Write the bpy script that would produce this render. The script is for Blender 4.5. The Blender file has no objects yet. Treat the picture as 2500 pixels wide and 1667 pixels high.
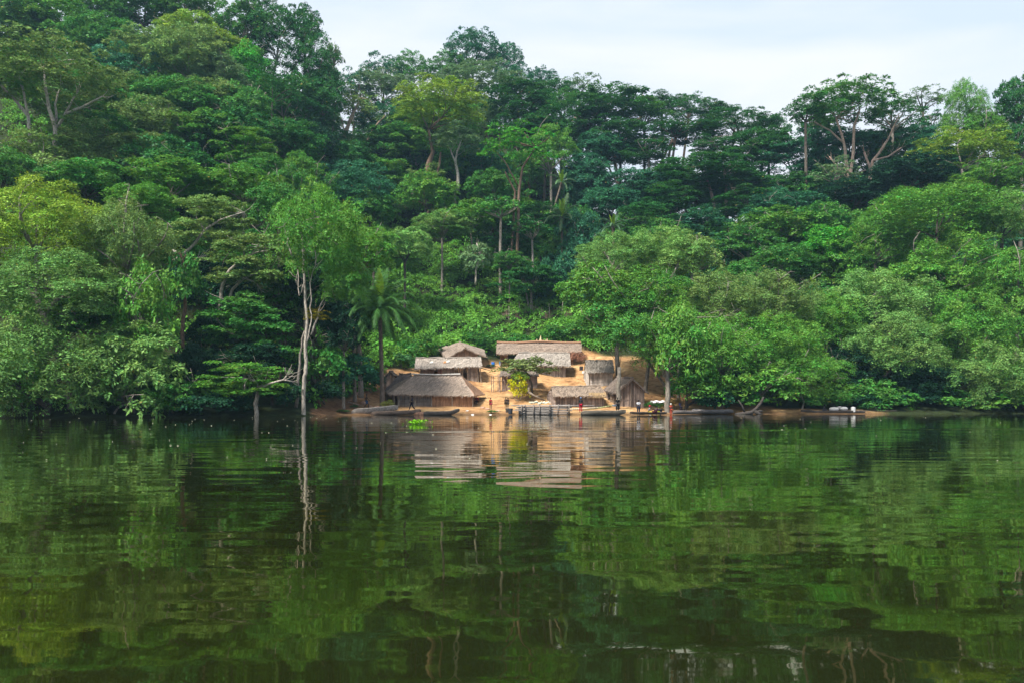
import bpy, math, random
import numpy as np
from mathutils import Vector, Matrix

# ---------------------------------------------------------------- scene, camera, sky, sun
S = bpy.context.scene
C = S.collection
R_ = math.radians
CAM_H = 1.2
F = 2120.0            # focal length in pixels of a 2500 px wide frame
cam_d = bpy.data.cameras.new('camera'); cam = bpy.data.objects.new('camera', cam_d); C.objects.link(cam)
cam.location = (0, 0, CAM_H); cam.rotation_euler = (R_(90), 0, 0)
cam_d.sensor_width = 36.0; cam_d.lens = 36.0 * F / 2500.0
cam_d.shift_y = (985 - 833.5) / 2500.0
cam_d.clip_start = 0.1; cam_d.clip_end = 6000
S.camera = cam
S.render.resolution_x = 1024; S.render.resolution_y = 682
S.view_settings.view_transform = 'Standard'; S.view_settings.look = 'None'
S.view_settings.exposure = EXPO = 0.92; S.view_settings.gamma = 1
S.view_settings.use_curve_mapping = False
S.render.engine = 'CYCLES'
S.cycles.max_bounces = 5; S.cycles.diffuse_bounces = 3; S.cycles.glossy_bounces = 3
S.cycles.transmission_bounces = 3; S.cycles.transparent_max_bounces = 4; S.cycles.volume_bounces = 0
S.cycles.use_adaptive_sampling = True; S.cycles.adaptive_threshold = 0.02
S.cycles.use_denoising = True
S.cycles.caustics_reflective = False; S.cycles.caustics_refractive = False

SUN_EL, SUN_AZ = 55, 222
wd = bpy.data.worlds.new('World'); S.world = wd; wd.use_nodes = True
nt = wd.node_tree; nt.nodes.clear()
def N(nt, t, **k):
    n = nt.nodes.new(t)
    for a, b in k.items(): setattr(n, a, b)
    return n
sky = N(nt, 'ShaderNodeTexSky', sky_type='NISHITA', sun_disc=False)
sky.sun_elevation = R_(SUN_EL); sky.sun_rotation = R_(SUN_AZ); sky.air_density = 1.0; sky.dust_density = 2.0
tc = N(nt, 'ShaderNodeTexCoord')
mp = N(nt, 'ShaderNodeMapping'); mp.inputs['Scale'].default_value = (1.3, 1.3, 5.0)
nz = N(nt, 'ShaderNodeTexNoise'); nz.inputs['Scale'].default_value = 1.6; nz.inputs['Detail'].default_value = 6
nz.inputs['Roughness'].default_value = 0.5; nz.inputs['Distortion'].default_value = 0.4
rp = N(nt, 'ShaderNodeValToRGB')
rp.color_ramp.elements[0].position = 0.40; rp.color_ramp.elements[0].color = (0.74, 0.85, 1.0, 1)
rp.color_ramp.elements[1].position = 0.60; rp.color_ramp.elements[1].color = (0.96, 0.98, 1.0, 1)
bgA = N(nt, 'ShaderNodeBackground'); bgA.inputs['Strength'].default_value = 0.07
bgB = N(nt, 'ShaderNodeBackground'); bgB.inputs['Strength'].default_value = 0.62
mx = N(nt, 'ShaderNodeMixShader'); mx.inputs['Fac'].default_value = 0.85
out = N(nt, 'ShaderNodeOutputWorld')
L = nt.links.new
L(tc.outputs['Generated'], mp.inputs['Vector']); L(mp.outputs['Vector'], nz.inputs['Vector'])
L(nz.outputs['Fac'], rp.inputs['Fac']); L(rp.outputs['Color'], bgB.inputs['Color'])
L(sky.outputs['Color'], bgA.inputs['Color'])
L(bgA.outputs[0], mx.inputs[1]); L(bgB.outputs[0], mx.inputs[2]); L(mx.outputs[0], out.inputs['Surface'])

sl = bpy.data.lights.new('sun', 'SUN'); sun = bpy.data.objects.new('sun', sl); C.objects.link(sun)
sl.energy = 5.0; sl.angle = R_(12); sl.color = (1.0, 0.95, 0.84)
sa, se = R_(SUN_AZ), R_(SUN_EL)
sd = Vector((math.sin(sa) * math.cos(se), math.cos(sa) * math.cos(se), math.sin(se)))
sun.rotation_euler = sd.to_track_quat('Z', 'Y').to_euler()

# ---------------------------------------------------------------- helpers
rng = np.random.default_rng(7)
random.seed(7)
VK = 2500 / 2352.0
def P(px, py, Y):            # point seen at (px,py) of the 2500 px photograph, Y metres away
    return Vector(((px - 1250) / F * Y, Y, CAM_H + (985 - py) / F * Y))
def V(x, y, Y): return P(x * VK, y * VK, Y)

def tag(o, label=None, cat=None, group=None, kind=None):
    if label: o['label'] = label
    if cat: o['category'] = cat
    if group: o['group'] = group
    if kind: o['kind'] = kind
    return o
def empty(name, loc, label=None, cat=None, group=None, rz=0):
    o = bpy.data.objects.new(name, None); C.objects.link(o); o.location = loc
    o.rotation_euler = (0, 0, rz); o.empty_display_size = 0.3
    return tag(o, label, cat, group)

class MB:
    """collects polygons; build() links ONE mesh object"""
    def __init__(s): s.v = []; s.f = []; s.a = []; s.h = []; s.n = 0; s.uv = []
    def add(s, vs, fs, a=0.5, h=0.5, uv=None):
        b = s.n
        s.v.extend([tuple(x) for x in vs]); s.n += len(vs)
        for i, f in enumerate(fs):
            s.f.append(tuple(b + j for j in f)); s.a.append(a); s.h.append(h)
            if uv is not None: s.uv.extend([uv[j] for j in f])
            else: s.uv.extend([(0, 0)] * len(f))
    def box(s, lo, hi, a=0.5, M=None, h=0.5):
        x0, y0, z0 = lo; x1, y1, z1 = hi
        vs = [Vector(p) for p in ((x0,y0,z0),(x1,y0,z0),(x1,y1,z0),(x0,y1,z0),(x0,y0,z1),(x1,y0,z1),(x1,y1,z1),(x0,y1,z1))]
        if M is not None: vs = [M @ p for p in vs]
        s.add(vs, [(0,3,2,1),(4,5,6,7),(0,1,5,4),(1,2,6,5),(2,3,7,6),(3,0,4,7)], a, h)
    def tube(s, pts, rad, n=7, a=0.5, cap=True, h=0.5):
        pts = [Vector(p) for p in pts]; m = len(pts)
        if isinstance(rad, (int, float)): rad = [rad] * m
        vs = []; u = None
        for i in range(m):
            t = (pts[min(i+1, m-1)] - pts[max(i-1, 0)])
            if t.length < 1e-9: t = Vector((0, 0, 1))
            t.normalize()
            if u is None:
                u = t.orthogonal().normalized()
            else:
                u = (u - t * u.dot(t))
                u = u.normalized() if u.length > 1e-6 else t.orthogonal().normalized()
            w = t.cross(u)
            for k in range(n):
                an = 2 * math.pi * k / n
                vs.append(pts[i] + (u * math.cos(an) + w * math.sin(an)) * rad[i])
        fs = []
        for i in range(m - 1):
            for k in range(n):
                k2 = (k + 1) % n
                fs.append((i*n+k, i*n+k2, (i+1)*n+k2, (i+1)*n+k))
        if cap:
            fs.append(tuple(range(n))[::-1]); fs.append(tuple((m-1)*n + k for k in range(n)))
        s.add(vs, fs, a, h)
    def ellipsoid(s, c, r, nu=10, nv=7, a=0.5, M=None, jit=0, h=0.5):
        vs = []; c = Vector(c)
        for j in range(nv + 1):
            th = math.pi * j / nv
            for i in range(nu):
                ph = 2 * math.pi * i / nu
                d = Vector((math.sin(th)*math.cos(ph)*r[0], math.sin(th)*math.sin(ph)*r[1], math.cos(th)*r[2]))
                if jit: d *= 1 + random.uniform(-jit, jit)
                if M is not None: d = M @ d
                vs.append(c + d)
        fs = []
        for j in range(nv):
            for i in range(nu):
                i2 = (i + 1) % nu
                fs.append((j*nu+i, (j+1)*nu+i, (j+1)*nu+i2, j*nu+i2))
        s.add(vs, fs, a, h)
    def build(s, name, mat, parent=None, smooth=False, col=None, loc=None):
        me = bpy.data.meshes.new(name); me.from_pydata(s.v, [], s.f)
        for nm, dat in (('v', s.a), ('h', s.h)):
            at = me.attributes.new(nm, 'FLOAT', 'FACE'); at.data.foreach_set('value', dat)
        uvl = me.uv_layers.new(name='UVMap'); uvl.data.foreach_set('uv', [q for p in s.uv for q in p])
        if smooth: me.polygons.foreach_set('use_smooth', [True] * len(me.polygons))
        me.materials.append(mat); me.update()
        o = bpy.data.objects.new(name, me); C.objects.link(o)
        if parent is not None: o.parent = parent
        if col is not None: o.color = (*col, 1)
        if loc is not None: o.location = loc
        return o

def quads_mesh(name, verts, mat, v, h):
    """verts (n,4,3): n loose quads"""
    n = len(verts)
    me = bpy.data.meshes.new(name)
    me.vertices.add(n * 4); me.vertices.foreach_set('co', verts.astype(np.float32).ravel())
    me.loops.add(n * 4); me.loops.foreach_set('vertex_index', np.arange(n * 4, dtype=np.int32))
    me.polygons.add(n); me.polygons.foreach_set('loop_start', np.arange(0, n * 4, 4, dtype=np.int32))
    me.update(calc_edges=True)
    for nm, dat in (('v', v), ('h', h)):
        at = me.attributes.new(nm, 'FLOAT', 'FACE'); at.data.foreach_set('value', dat.astype(np.float32))
    me.materials.append(mat)
    return me

# ---------------------------------------------------------------- materials
def newmat(name):
    m = bpy.data.materials.new(name); m.use_nodes = True; m.node_tree.nodes.clear(); return m
def attr(nt, nm):
    n = N(nt, 'ShaderNodeAttribute'); n.attribute_name = nm; return n
def maprange(nt, src, lo, hi, a=0.0, b=1.0):
    n = N(nt, 'ShaderNodeMapRange'); n.inputs[1].default_value = a; n.inputs[2].default_value = b
    n.inputs[3].default_value = lo; n.inputs[4].default_value = hi
    nt.links.new(src, n.inputs[0]); return n.outputs[0]
def leaf_material():
    m = newmat('leaf'); nt = m.node_tree; L = nt.links.new
    oi = N(nt, 'ShaderNodeObjectInfo'); av = attr(nt, 'v'); ah = attr(nt, 'h')
    hs = N(nt, 'ShaderNodeHueSaturation')
    L(oi.outputs['Color'], hs.inputs['Color'])
    L(maprange(nt, ah.outputs['Fac'], 0.465, 0.537), hs.inputs['Hue'])
    L(maprange(nt, av.outputs['Fac'], 0.45, 1.55), hs.inputs['Value'])
    hs.inputs['Saturation'].default_value = 1.05
    # a few leaves have yellowed
    ye = N(nt, 'ShaderNodeMix', data_type='RGBA')
    gt = N(nt, 'ShaderNodeMath', operation='GREATER_THAN'); gt.inputs[1].default_value = 0.965
    L(ah.outputs['Fac'], gt.inputs[0]); L(gt.outputs[0], ye.inputs[0])
    L(hs.outputs['Color'], ye.inputs[6]); ye.inputs[7].default_value = (0.22, 0.20, 0.035, 1)
    d = N(nt, 'ShaderNodeBsdfDiffuse'); t = N(nt, 'ShaderNodeBsdfTranslucent'); g = N(nt, 'ShaderNodeBsdfGlossy')
    g.inputs['Roughness'].default_value = 0.5; g.inputs['Color'].default_value = (0.8, 0.85, 0.9, 1)
    L(ye.outputs[2], d.inputs['Color'])
    tm = N(nt, 'ShaderNodeHueSaturation'); tm.inputs['Hue'].default_value = 0.485; tm.inputs['Value'].default_value = 1.1
    L(ye.outputs[2], tm.inputs['Color']); L(tm.outputs['Color'], t.inputs['Color'])
    m1 = N(nt, 'ShaderNodeMixShader'); m1.inputs[0].default_value = 0.24
    L(d.outputs[0], m1.inputs[1]); L(t.outputs[0], m1.inputs[2])
    m2 = N(nt, 'ShaderNodeMixShader'); m2.inputs[0].default_value = 0.012
    L(m1.outputs[0], m2.inputs[1]); L(g.outputs[0], m2.inputs[2])
    o = N(nt, 'ShaderNodeOutputMaterial'); L(m2.outputs[0], o.inputs['Surface'])
    return m
LEAF = leaf_material()
def surf(name, col=None, rough=0.85, vlo=0.6, vhi=1.4, nscale=3.0, namp=0.35, stretch=(1,1,1), coords='Object', bump=0.0, hue=None, spec=0.3, metallic=0.0):
    """base colour (given, or the object's own) x per-face tint x noise"""
    m = newmat(name); nt = m.node_tree; L = nt.links.new
    if col is None:
        src = N(nt, 'ShaderNodeObjectInfo').outputs['Color']
    else:
        rg = N(nt, 'ShaderNodeRGB'); rg.outputs[0].default_value = (*col, 1); src = rg.outputs[0]
    av = attr(nt, 'v')
    tcn = N(nt, 'ShaderNodeTexCoord'); mpn = N(nt, 'ShaderNodeMapping'); mpn.inputs['Scale'].default_value = stretch
    L(tcn.outputs[coords], mpn.inputs['Vector'])
    no = N(nt, 'ShaderNodeTexNoise'); no.inputs['Scale'].default_value = nscale; no.inputs['Detail'].default_value = 6
    no.inputs['Roughness'].default_value = 0.65
    L(mpn.outputs[0], no.inputs['Vector'])
    ml = N(nt, 'ShaderNodeMath', operation='MULTIPLY')
    L(maprange(nt, av.outputs['Fac'], vlo, vhi), ml.inputs[0]); L(maprange(nt, no.outputs['Fac'], 1 - namp * 2, 1 + namp * 2, 0.2, 0.8), ml.inputs[1])
    hs = N(nt, 'ShaderNodeHueSaturation'); L(src, hs.inputs['Color']); L(ml.outputs[0], hs.inputs['Value'])
    if hue: L(maprange(nt, no.outputs['Color'], 0.5 - hue, 0.5 + hue, 0.3, 0.7), hs.inputs['Hue'])
    p = N(nt, 'ShaderNodeBsdfPrincipled'); L(hs.outputs['Color'], p.inputs['Base Color'])
    p.inputs['Roughness'].default_value = rough; p.inputs['Specular IOR Level'].default_value = spec; p.inputs['Metallic'].default_value = metallic
    if bump:
        b = N(nt, 'ShaderNodeBump'); b.inputs['Strength'].default_value = bump; b.inputs['Distance'].default_value = 0.05
        L(no.outputs['Fac'], b.inputs['Height']); L(b.outputs[0], p.inputs['Normal'])
    o = N(nt, 'ShaderNodeOutputMaterial'); L(p.outputs[0], o.inputs['Surface'])
    return m
BARK = surf('bark', None, 0.9, nscale=3.5, namp=0.6, stretch=(3, 3, 0.7), bump=0.6)
THATCH = surf('thatch', None, 0.95, vlo=0.55, vhi=1.45, nscale=7, namp=0.42, stretch=(3.0, 0.7, 1), coords='UV', bump=0.9)
CANE = surf('cane', None, 0.85, vlo=0.45, vhi=1.5, nscale=1.6, namp=0.35, stretch=(2, 2, 0.7))
WOOD = surf('old_wood', None, 0.8, nscale=2.2, namp=0.4, stretch=(0.7, 4, 4), bump=0.4)
CLOTH = surf('cloth', None, 0.9, nscale=6, namp=0.15, spec=0.1)
SKIN = surf('skin', (0.045, 0.024, 0.016), 0.55, nscale=5, namp=0.08, spec=0.4)
PLASTIC = surf('plastic', None, 0.4, nscale=5, namp=0.06, spec=0.5)
STONE = surf('stone', None, 0.9, nscale=4, namp=0.4, bump=0.6)
# ---------------------------------------------------------------- terrain
COLS = {
 -900: [(60,-3),(71,-.6),(73,0),(76,.5),(92,5),(112,20),(137,42),(168,66),(200,82),(260,92),(400,95),(1300,60)],
 0:    [(60,-3),(73,-.6),(75,0),(78,.5),(92,4),(112,18),(137,40),(168,63),(200,79),(260,90),(400,92),(1300,60)],
 400:  [(60,-3),(76,-.6),(78,0),(81,.5),(94,4),(114,18),(138,38),(168,61),(200,77),(260,86),(400,86),(1300,60)],
 700:  [(60,-3),(82,-.6),(84,0),(87,.5),(96,3),(110,11),(135,30),(165,52),(200,68),(250,76),(400,74),(1300,60)],
 850:  [(60,-3),(90,-.5),(92,0),(96,.5),(104,1.6),(112,4),(122,9),(150,27),(190,48),(215,56),(245,76),(280,84),(400,80),(1300,60)],
 1000: [(60,-3),(93,-.5),(95.5,0),(98,.45),(103,.85),(108,1.7),(112,3.0),(117,4.9),(127,7.6),(136,9.5),(150,16),(168,27),(190,43),(215,54),(245,82),(280,92),(400,84),(1300,60)],
 1250: [(60,-3),(93,-.5),(95.5,0),(98,.4),(103,.85),(108,1.9),(113,3.1),(122,5.3),(130,6.9),(138,9),(150,15.5),(168,27),(190,42),(215,54),(245,78),(280,88),(400,80),(1300,60)],
 1480: [(60,-3),(94,-.5),(96.5,0),(99,.4),(103.5,.8),(108,1.7),(116,3.9),(124,6),(132,8.2),(150,16.5),(175,28),(205,40),(235,52),(270,52),(400,46),(1300,60)],
 1800: [(60,-3),(99,-.5),(101.5,0),(105,.6),(112,1.8),(130,8),(150,18),(180,33),(215,45),(250,52),(400,40),(1300,60)],
 2500: [(60,-3),(104,-.5),(107,0),(110,.6),(116,2),(130,9),(155,22),(190,41),(230,57),(280,60),(400,40),(1300,60)],
 3400: [(60,-3),(110,-.5),(113,0),(116,.6),(122,2),(136,9),(160,22),(195,36),(235,42),(400,40),(1300,60)],
}
CK = sorted(COLS)
def hgt(px, Y):
    px = min(max(px, CK[0]), CK[-1])
    for a, b in zip(CK[:-1], CK[1:]):
        if px <= b: break
    t = (px - a) / (b - a); t = t * t * (3 - 2 * t)
    za = np.interp(Y, [p[0] for p in COLS[a]], [p[1] for p in COLS[a]])
    zb = np.interp(Y, [p[0] for p in COLS[b]], [p[1] for p in COLS[b]])
    return float(za * (1 - t) + zb * t)
def ground(X, Y):
    px = 1250 + F * X / Y
    z = hgt(px, Y)
    k = min(1.0, max(0.0, (z - 0.3) / 3))
    z += (0.10 + 0.5 * k * (1 if Y > 135 else 0.25)) * k * (math.sin(X * 0.31 + Y * 0.17) + math.sin(X * 0.13 - Y * 0.41 + 1.3) + 0.6 * math.sin(X * 0.9 + 2 * math.sin(Y * 0.5)))
    if z > 0.02: z += 0.03 * math.sin(X * 1.7 + 3 * math.sin(Y * 0.8)) * min(1, z)
    return z
def bare(px, Y):
    """1 on the trodden clay of the village, 0 under the forest"""
    lim = np.interp(px, [705, 780, 870, 950, 1080, 1250, 1420, 1600, 1700, 1900, 2150, 2300], [60, 96, 108, 118, 131, 133, 134, 131, 110, 106, 105, 90])
    return max(0.0, min(1.0, (lim - Y) / 2.0 + 0.5))
ys = list(np.arange(58, 88, 2.0)) + list(np.arange(88, 136, 0.5)) + list(np.arange(136, 270, 3.0)) + list(np.arange(270, 1300, 60.0))
ss = np.concatenate([np.arange(-1.4, -0.62, 0.05), np.arange(-0.62, -0.25, 0.012), np.arange(-0.25, 0.22, 0.004), np.arange(0.22, 0.62, 0.012), np.arange(0.62, 1.45, 0.05)])
vs = []; sand = []
for Y in ys:
    for s in ss:
        X = s * Y; vs.append((X, Y, ground(X, Y))); 
        pxx = 1250 + F * s
        w = 6 * math.sin(X * .7) * math.sin(Y * .9 + X * .3)
        sand.append(bare(pxx + w * 2, Y + w * .15))
ns = len(ss)
fs = [(j*ns+i, j*ns+i+1, (j+1)*ns+i+1, (j+1)*ns+i) for j in range(len(ys)-1) for i in range(ns-1)]
me = bpy.data.meshes.new('ground'); me.from_pydata(vs, [], fs)
at = me.attributes.new('sand', 'FLOAT', 'POINT'); at.data.foreach_set('value', sand)
me.polygons.foreach_set('use_smooth', [True] * len(me.polygons))
gm = newmat('soil'); nt = gm.node_tree; L = nt.links.new
geo = N(nt, 'ShaderNodeNewGeometry')
n1 = N(nt, 'ShaderNodeTexNoise'); n1.inputs['Scale'].default_value = 0.35; n1.inputs['Detail'].default_value = 8; n1.inputs['Roughness'].default_value = 0.65
n2 = N(nt, 'ShaderNodeTexNoise'); n2.inputs['Scale'].default_value = 1.3; n2.inputs['Detail'].default_value = 8; n2.inputs['Roughness'].default_value = 0.7
L(geo.outputs['Position'], n1.inputs['Vector']); L(geo.outputs['Position'], n2.inputs['Vector'])
r1 = N(nt, 'ShaderNodeValToRGB'); el = r1.color_ramp.elements
el[0].position = 0.30; el[0].color = (0.30, 0.155, 0.075, 1); el[1].position = 0.68; el[1].color = (0.54, 0.37, 0.195, 1)
e = el.new(0.48); e.color = (0.43, 0.255, 0.125, 1)
L(n1.outputs['Fac'], r1.inputs['Fac'])
# the left end of the beach is greyer, the foot of the bank wet and dark
sx = N(nt, 'ShaderNodeSeparateXYZ'); L(geo.outputs['Position'], sx.inputs[0])
gl = N(nt, 'ShaderNodeMix', data_type='RGBA'); L(maprange(nt, sx.outputs['X'], 0.9, 0.0, -19.0, -13.0), gl.inputs[0])
L(r1.outputs['Color'], gl.inputs[6]); gl.inputs[7].default_value = (0.15, 0.085, 0.052, 1)
wt = N(nt, 'ShaderNodeMix', data_type='RGBA'); L(maprange(nt, sx.outputs['Z'], 0.85, 0.0, 0.02, 0.38), wt.inputs[0])
L(gl.outputs[2], wt.inputs[6]); wt.inputs[7].default_value = (0.10, 0.062, 0.036, 1)
sp = N(nt, 'ShaderNodeMix', data_type='RGBA', blend_type='MULTIPLY'); sp.inputs[0].default_value = 1.0
r2 = N(nt, 'ShaderNodeValToRGB'); el = r2.color_ramp.elements
el[0].position = 0.34; el[0].color = (0.50, 0.46, 0.42, 1); el[1].position = 0.55; el[1].color = (1.08, 1.06, 1.02, 1)
L(n2.outputs['Fac'], r2.inputs['Fac']); L(wt.outputs[2], sp.inputs[6]); L(r2.outputs['Color'], sp.inputs[7])
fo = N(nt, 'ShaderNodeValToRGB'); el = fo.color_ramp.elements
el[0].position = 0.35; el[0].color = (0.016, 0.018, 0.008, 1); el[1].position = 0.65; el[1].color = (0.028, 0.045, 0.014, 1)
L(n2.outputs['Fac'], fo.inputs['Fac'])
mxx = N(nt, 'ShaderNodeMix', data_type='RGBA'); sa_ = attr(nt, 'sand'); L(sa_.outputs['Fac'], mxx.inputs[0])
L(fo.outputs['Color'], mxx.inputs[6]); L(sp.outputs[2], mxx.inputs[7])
p = N(nt, 'ShaderNodeBsdfPrincipled'); L(mxx.outputs[2], p.inputs['Base Color']); p.inputs['Roughness'].default_value = 0.95; p.inputs['Specular IOR Level'].default_value = 0.1
b = N(nt, 'ShaderNodeBump'); b.inputs['Strength'].default_value = 0.9; b.inputs['Distance'].default_value = 0.5
L(n2.outputs['Fac'], b.inputs['Height']); L(b.outputs[0], p.inputs['Normal'])
o = N(nt, 'ShaderNodeOutputMaterial'); L(p.outputs[0], o.inputs['Surface'])
me.materials.append(gm); me.update()
g = bpy.data.objects.new('ground', me); C.objects.link(g); tag(g, 'orange clay bank of the village rising into dark forest floor', kind='structure')

# ---------------------------------------------------------------- water
wm = newmat('river'); nt = wm.node_tree; L = nt.links.new
geo = N(nt, 'ShaderNodeNewGeometry')
def wnoise(scale, sx_, sy_, detail, dist=0.0):
    m_ = N(nt, 'ShaderNodeMapping'); m_.inputs['Scale'].default_value = (sx_, sy_, 1)
    m_.inputs['Rotation'].default_value = (0, 0, 0.12)
    n_ = N(nt, 'ShaderNodeTexNoise'); n_.inputs['Scale'].default_value = scale; n_.inputs['Detail'].default_value = detail
    n_.inputs['Roughness'].default_value = 0.5; n_.inputs['Distortion'].default_value = dist
    L(geo.outputs['Position'], m_.inputs['Vector']); L(m_.outputs[0], n_.inputs['Vector']); return n_.outputs['Fac']
def mth(op, a, b_=None):
    n_ = N(nt, 'ShaderNodeMath', operation=op)
    for i_, q in enumerate((a, b_)):
        if q is None: continue
        if isinstance(q, (int, float)): n_.inputs[i_].default_value = q
        else: L(q, n_.inputs[i_])
    return n_.outputs[0]
h = mth('MULTIPLY', wnoise(1.0, 0.55, 1.1, 1.0), 0.0095)
h = mth('ADD', h, mth('MULTIPLY', wnoise(1.0, 0.16, 0.30, 1.0), 0.022))
h = mth('ADD', h, mth('MULTIPLY', wnoise(1.0, 0.55, 3.2, 2.0), 0.0007))
# a low wake crossing the river: one step in the surface
sxw = N(nt, 'ShaderNodeSeparateXYZ'); L(geo.outputs['Position'], sxw.inputs[0])
yy = mth('ADD', sxw.outputs['Y'], mth('MULTIPLY', sxw.outputs['X'], -0.16))
wk = mth('DIVIDE', mth('SUBTRACT', yy, 37.5), 1.1)
wk = mth('DIVIDE', 1.0, mth('ADD', 1.0, mth('POWER', 2.718, mth('MULTIPLY', wk, -3.0))))
wk = mth('MULTIPLY', wk, mth('MULTIPLY', maprange(nt, sxw.outputs['X'], 0.0, 1.0, -9.0, -4.0), 0.045))
h = mth('ADD', h, wk)
bw = N(nt, 'ShaderNodeBump'); bw.inputs['Strength'].default_value = 1.0; bw.inputs['Distance'].default_value = 1.0
L(h, bw.inputs['Height'])
gl_ = N(nt, 'ShaderNodeBsdfGlossy'); gl_.inputs['Roughness'].default_value = 0.02; gl_.inputs['Color'].default_value = (0.93, 0.95, 0.86, 1)
df = N(nt, 'ShaderNodeBsdfDiffuse'); df.inputs['Color'].default_value = (0.008, 0.010, 0.002, 1)
fr = N(nt, 'ShaderNodeFresnel'); fr.inputs['IOR'].default_value = 2.2
tn = N(nt, 'ShaderNodeMix', data_type='RGBA'); L(maprange(nt, fr.outputs[0], 0.0, 1.0, 0.15, 0.7), tn.inputs[0])
tn.inputs[6].default_value = (1.0, 0.92, 0.56, 1); tn.inputs[7].default_value = (0.95, 0.95, 0.92, 1); L(tn.outputs[2], gl_.inputs['Color'])
L(bw.outputs[0], gl_.inputs['Normal']); L(bw.outputs[0], fr.inputs['Normal'])
ms = N(nt, 'ShaderNodeMixShader'); L(fr.outputs[0], ms.inputs[0]); L(df.outputs[0], ms.inputs[1]); L(gl_.outputs[0], ms.inputs[2])
o = N(nt, 'ShaderNodeOutputMaterial'); L(ms.outputs[0], o.inputs['Surface'])
wb = MB(); wb.add([(-1500,-400,0),(1500,-400,0),(1500,400,0),(-1500,400,0)], [(0,1,2,3)])
w = wb.build('water', wm); tag(w, 'dark calm river mirroring the forest and the village', kind='structure')

# ---------------------------------------------------------------- foliage
def unit(a): return a / np.maximum(np.linalg.norm(a, axis=-1, keepdims=True), 1e-9)
def leaves_from_sprays(r, cen, nrm, rad, L_, size, hang=0.3, jn=0.55, elong=1.9):
    """clumps (centre, outward normal, radius) -> leaf quads (n,4,3) and the clump index of each leaf"""
    n = len(cen)
    idx = np.repeat(np.arange(n), L_)
    q = r.normal(size=(n * L_, 3)); q = unit(q) * (r.random((n * L_, 1)) ** 0.45)
    nn = nrm[idx]
    q = q - nn * (q * nn).sum(1, keepdims=True) * 0.62           # flatten along the outward normal
    rr = rad[idx][:, None]
    flat = (q * nn).sum(1, keepdims=True)
    p = cen[idx] + q * rr
    p[:, 2] -= hang * rr[:, 0] * (q[:, 0]**2 + q[:, 1]**2)       # edges droop
    ax = unit(q + nn * 0.25 + np.array([0, 0, -hang * 1.1]) + r.normal(size=q.shape) * 0.45)
    ln = unit(nn * 1.0 + np.array([0, -0.0, 0.55]) + r.normal(size=q.shape) * jn)
    si = unit(np.cross(ax, ln))
    l = size * np.clip(np.exp(r.normal(size=(n * L_, 1)) * 0.38), .4, 2.3) * 0.95; w = l / elong
    up = unit(np.cross(si, ax)) * l * 0.12
    V4 = np.stack([p, p + ax * l * 0.5 + si * w * 0.5 - up, p + ax * l - up * 1.5, p + ax * l * 0.5 - si * w * 0.5 - up], 1)
    return V4, idx
def sphere_dirs(r, n, zmin=-1.0):
    z = r.uniform(zmin, 1, n); a = r.uniform(0, 2 * np.pi, n); s = np.sqrt(1 - z * z)
    return np.stack([s * np.cos(a), s * np.sin(a), z], 1)
def fib_dirs(r, n, zmin):
    k = np.arange(n) + 0.5; z = 1 - (1 - zmin) * k / n; a = k * 2.39996 + r.uniform(0, 6); s = np.sqrt(1 - z * z)
    d = np.stack([s * np.cos(a), s * np.sin(a), z], 1) + r.normal(size=(n, 3)) * 0.13
    return unit(d)
CR = {}
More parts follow.
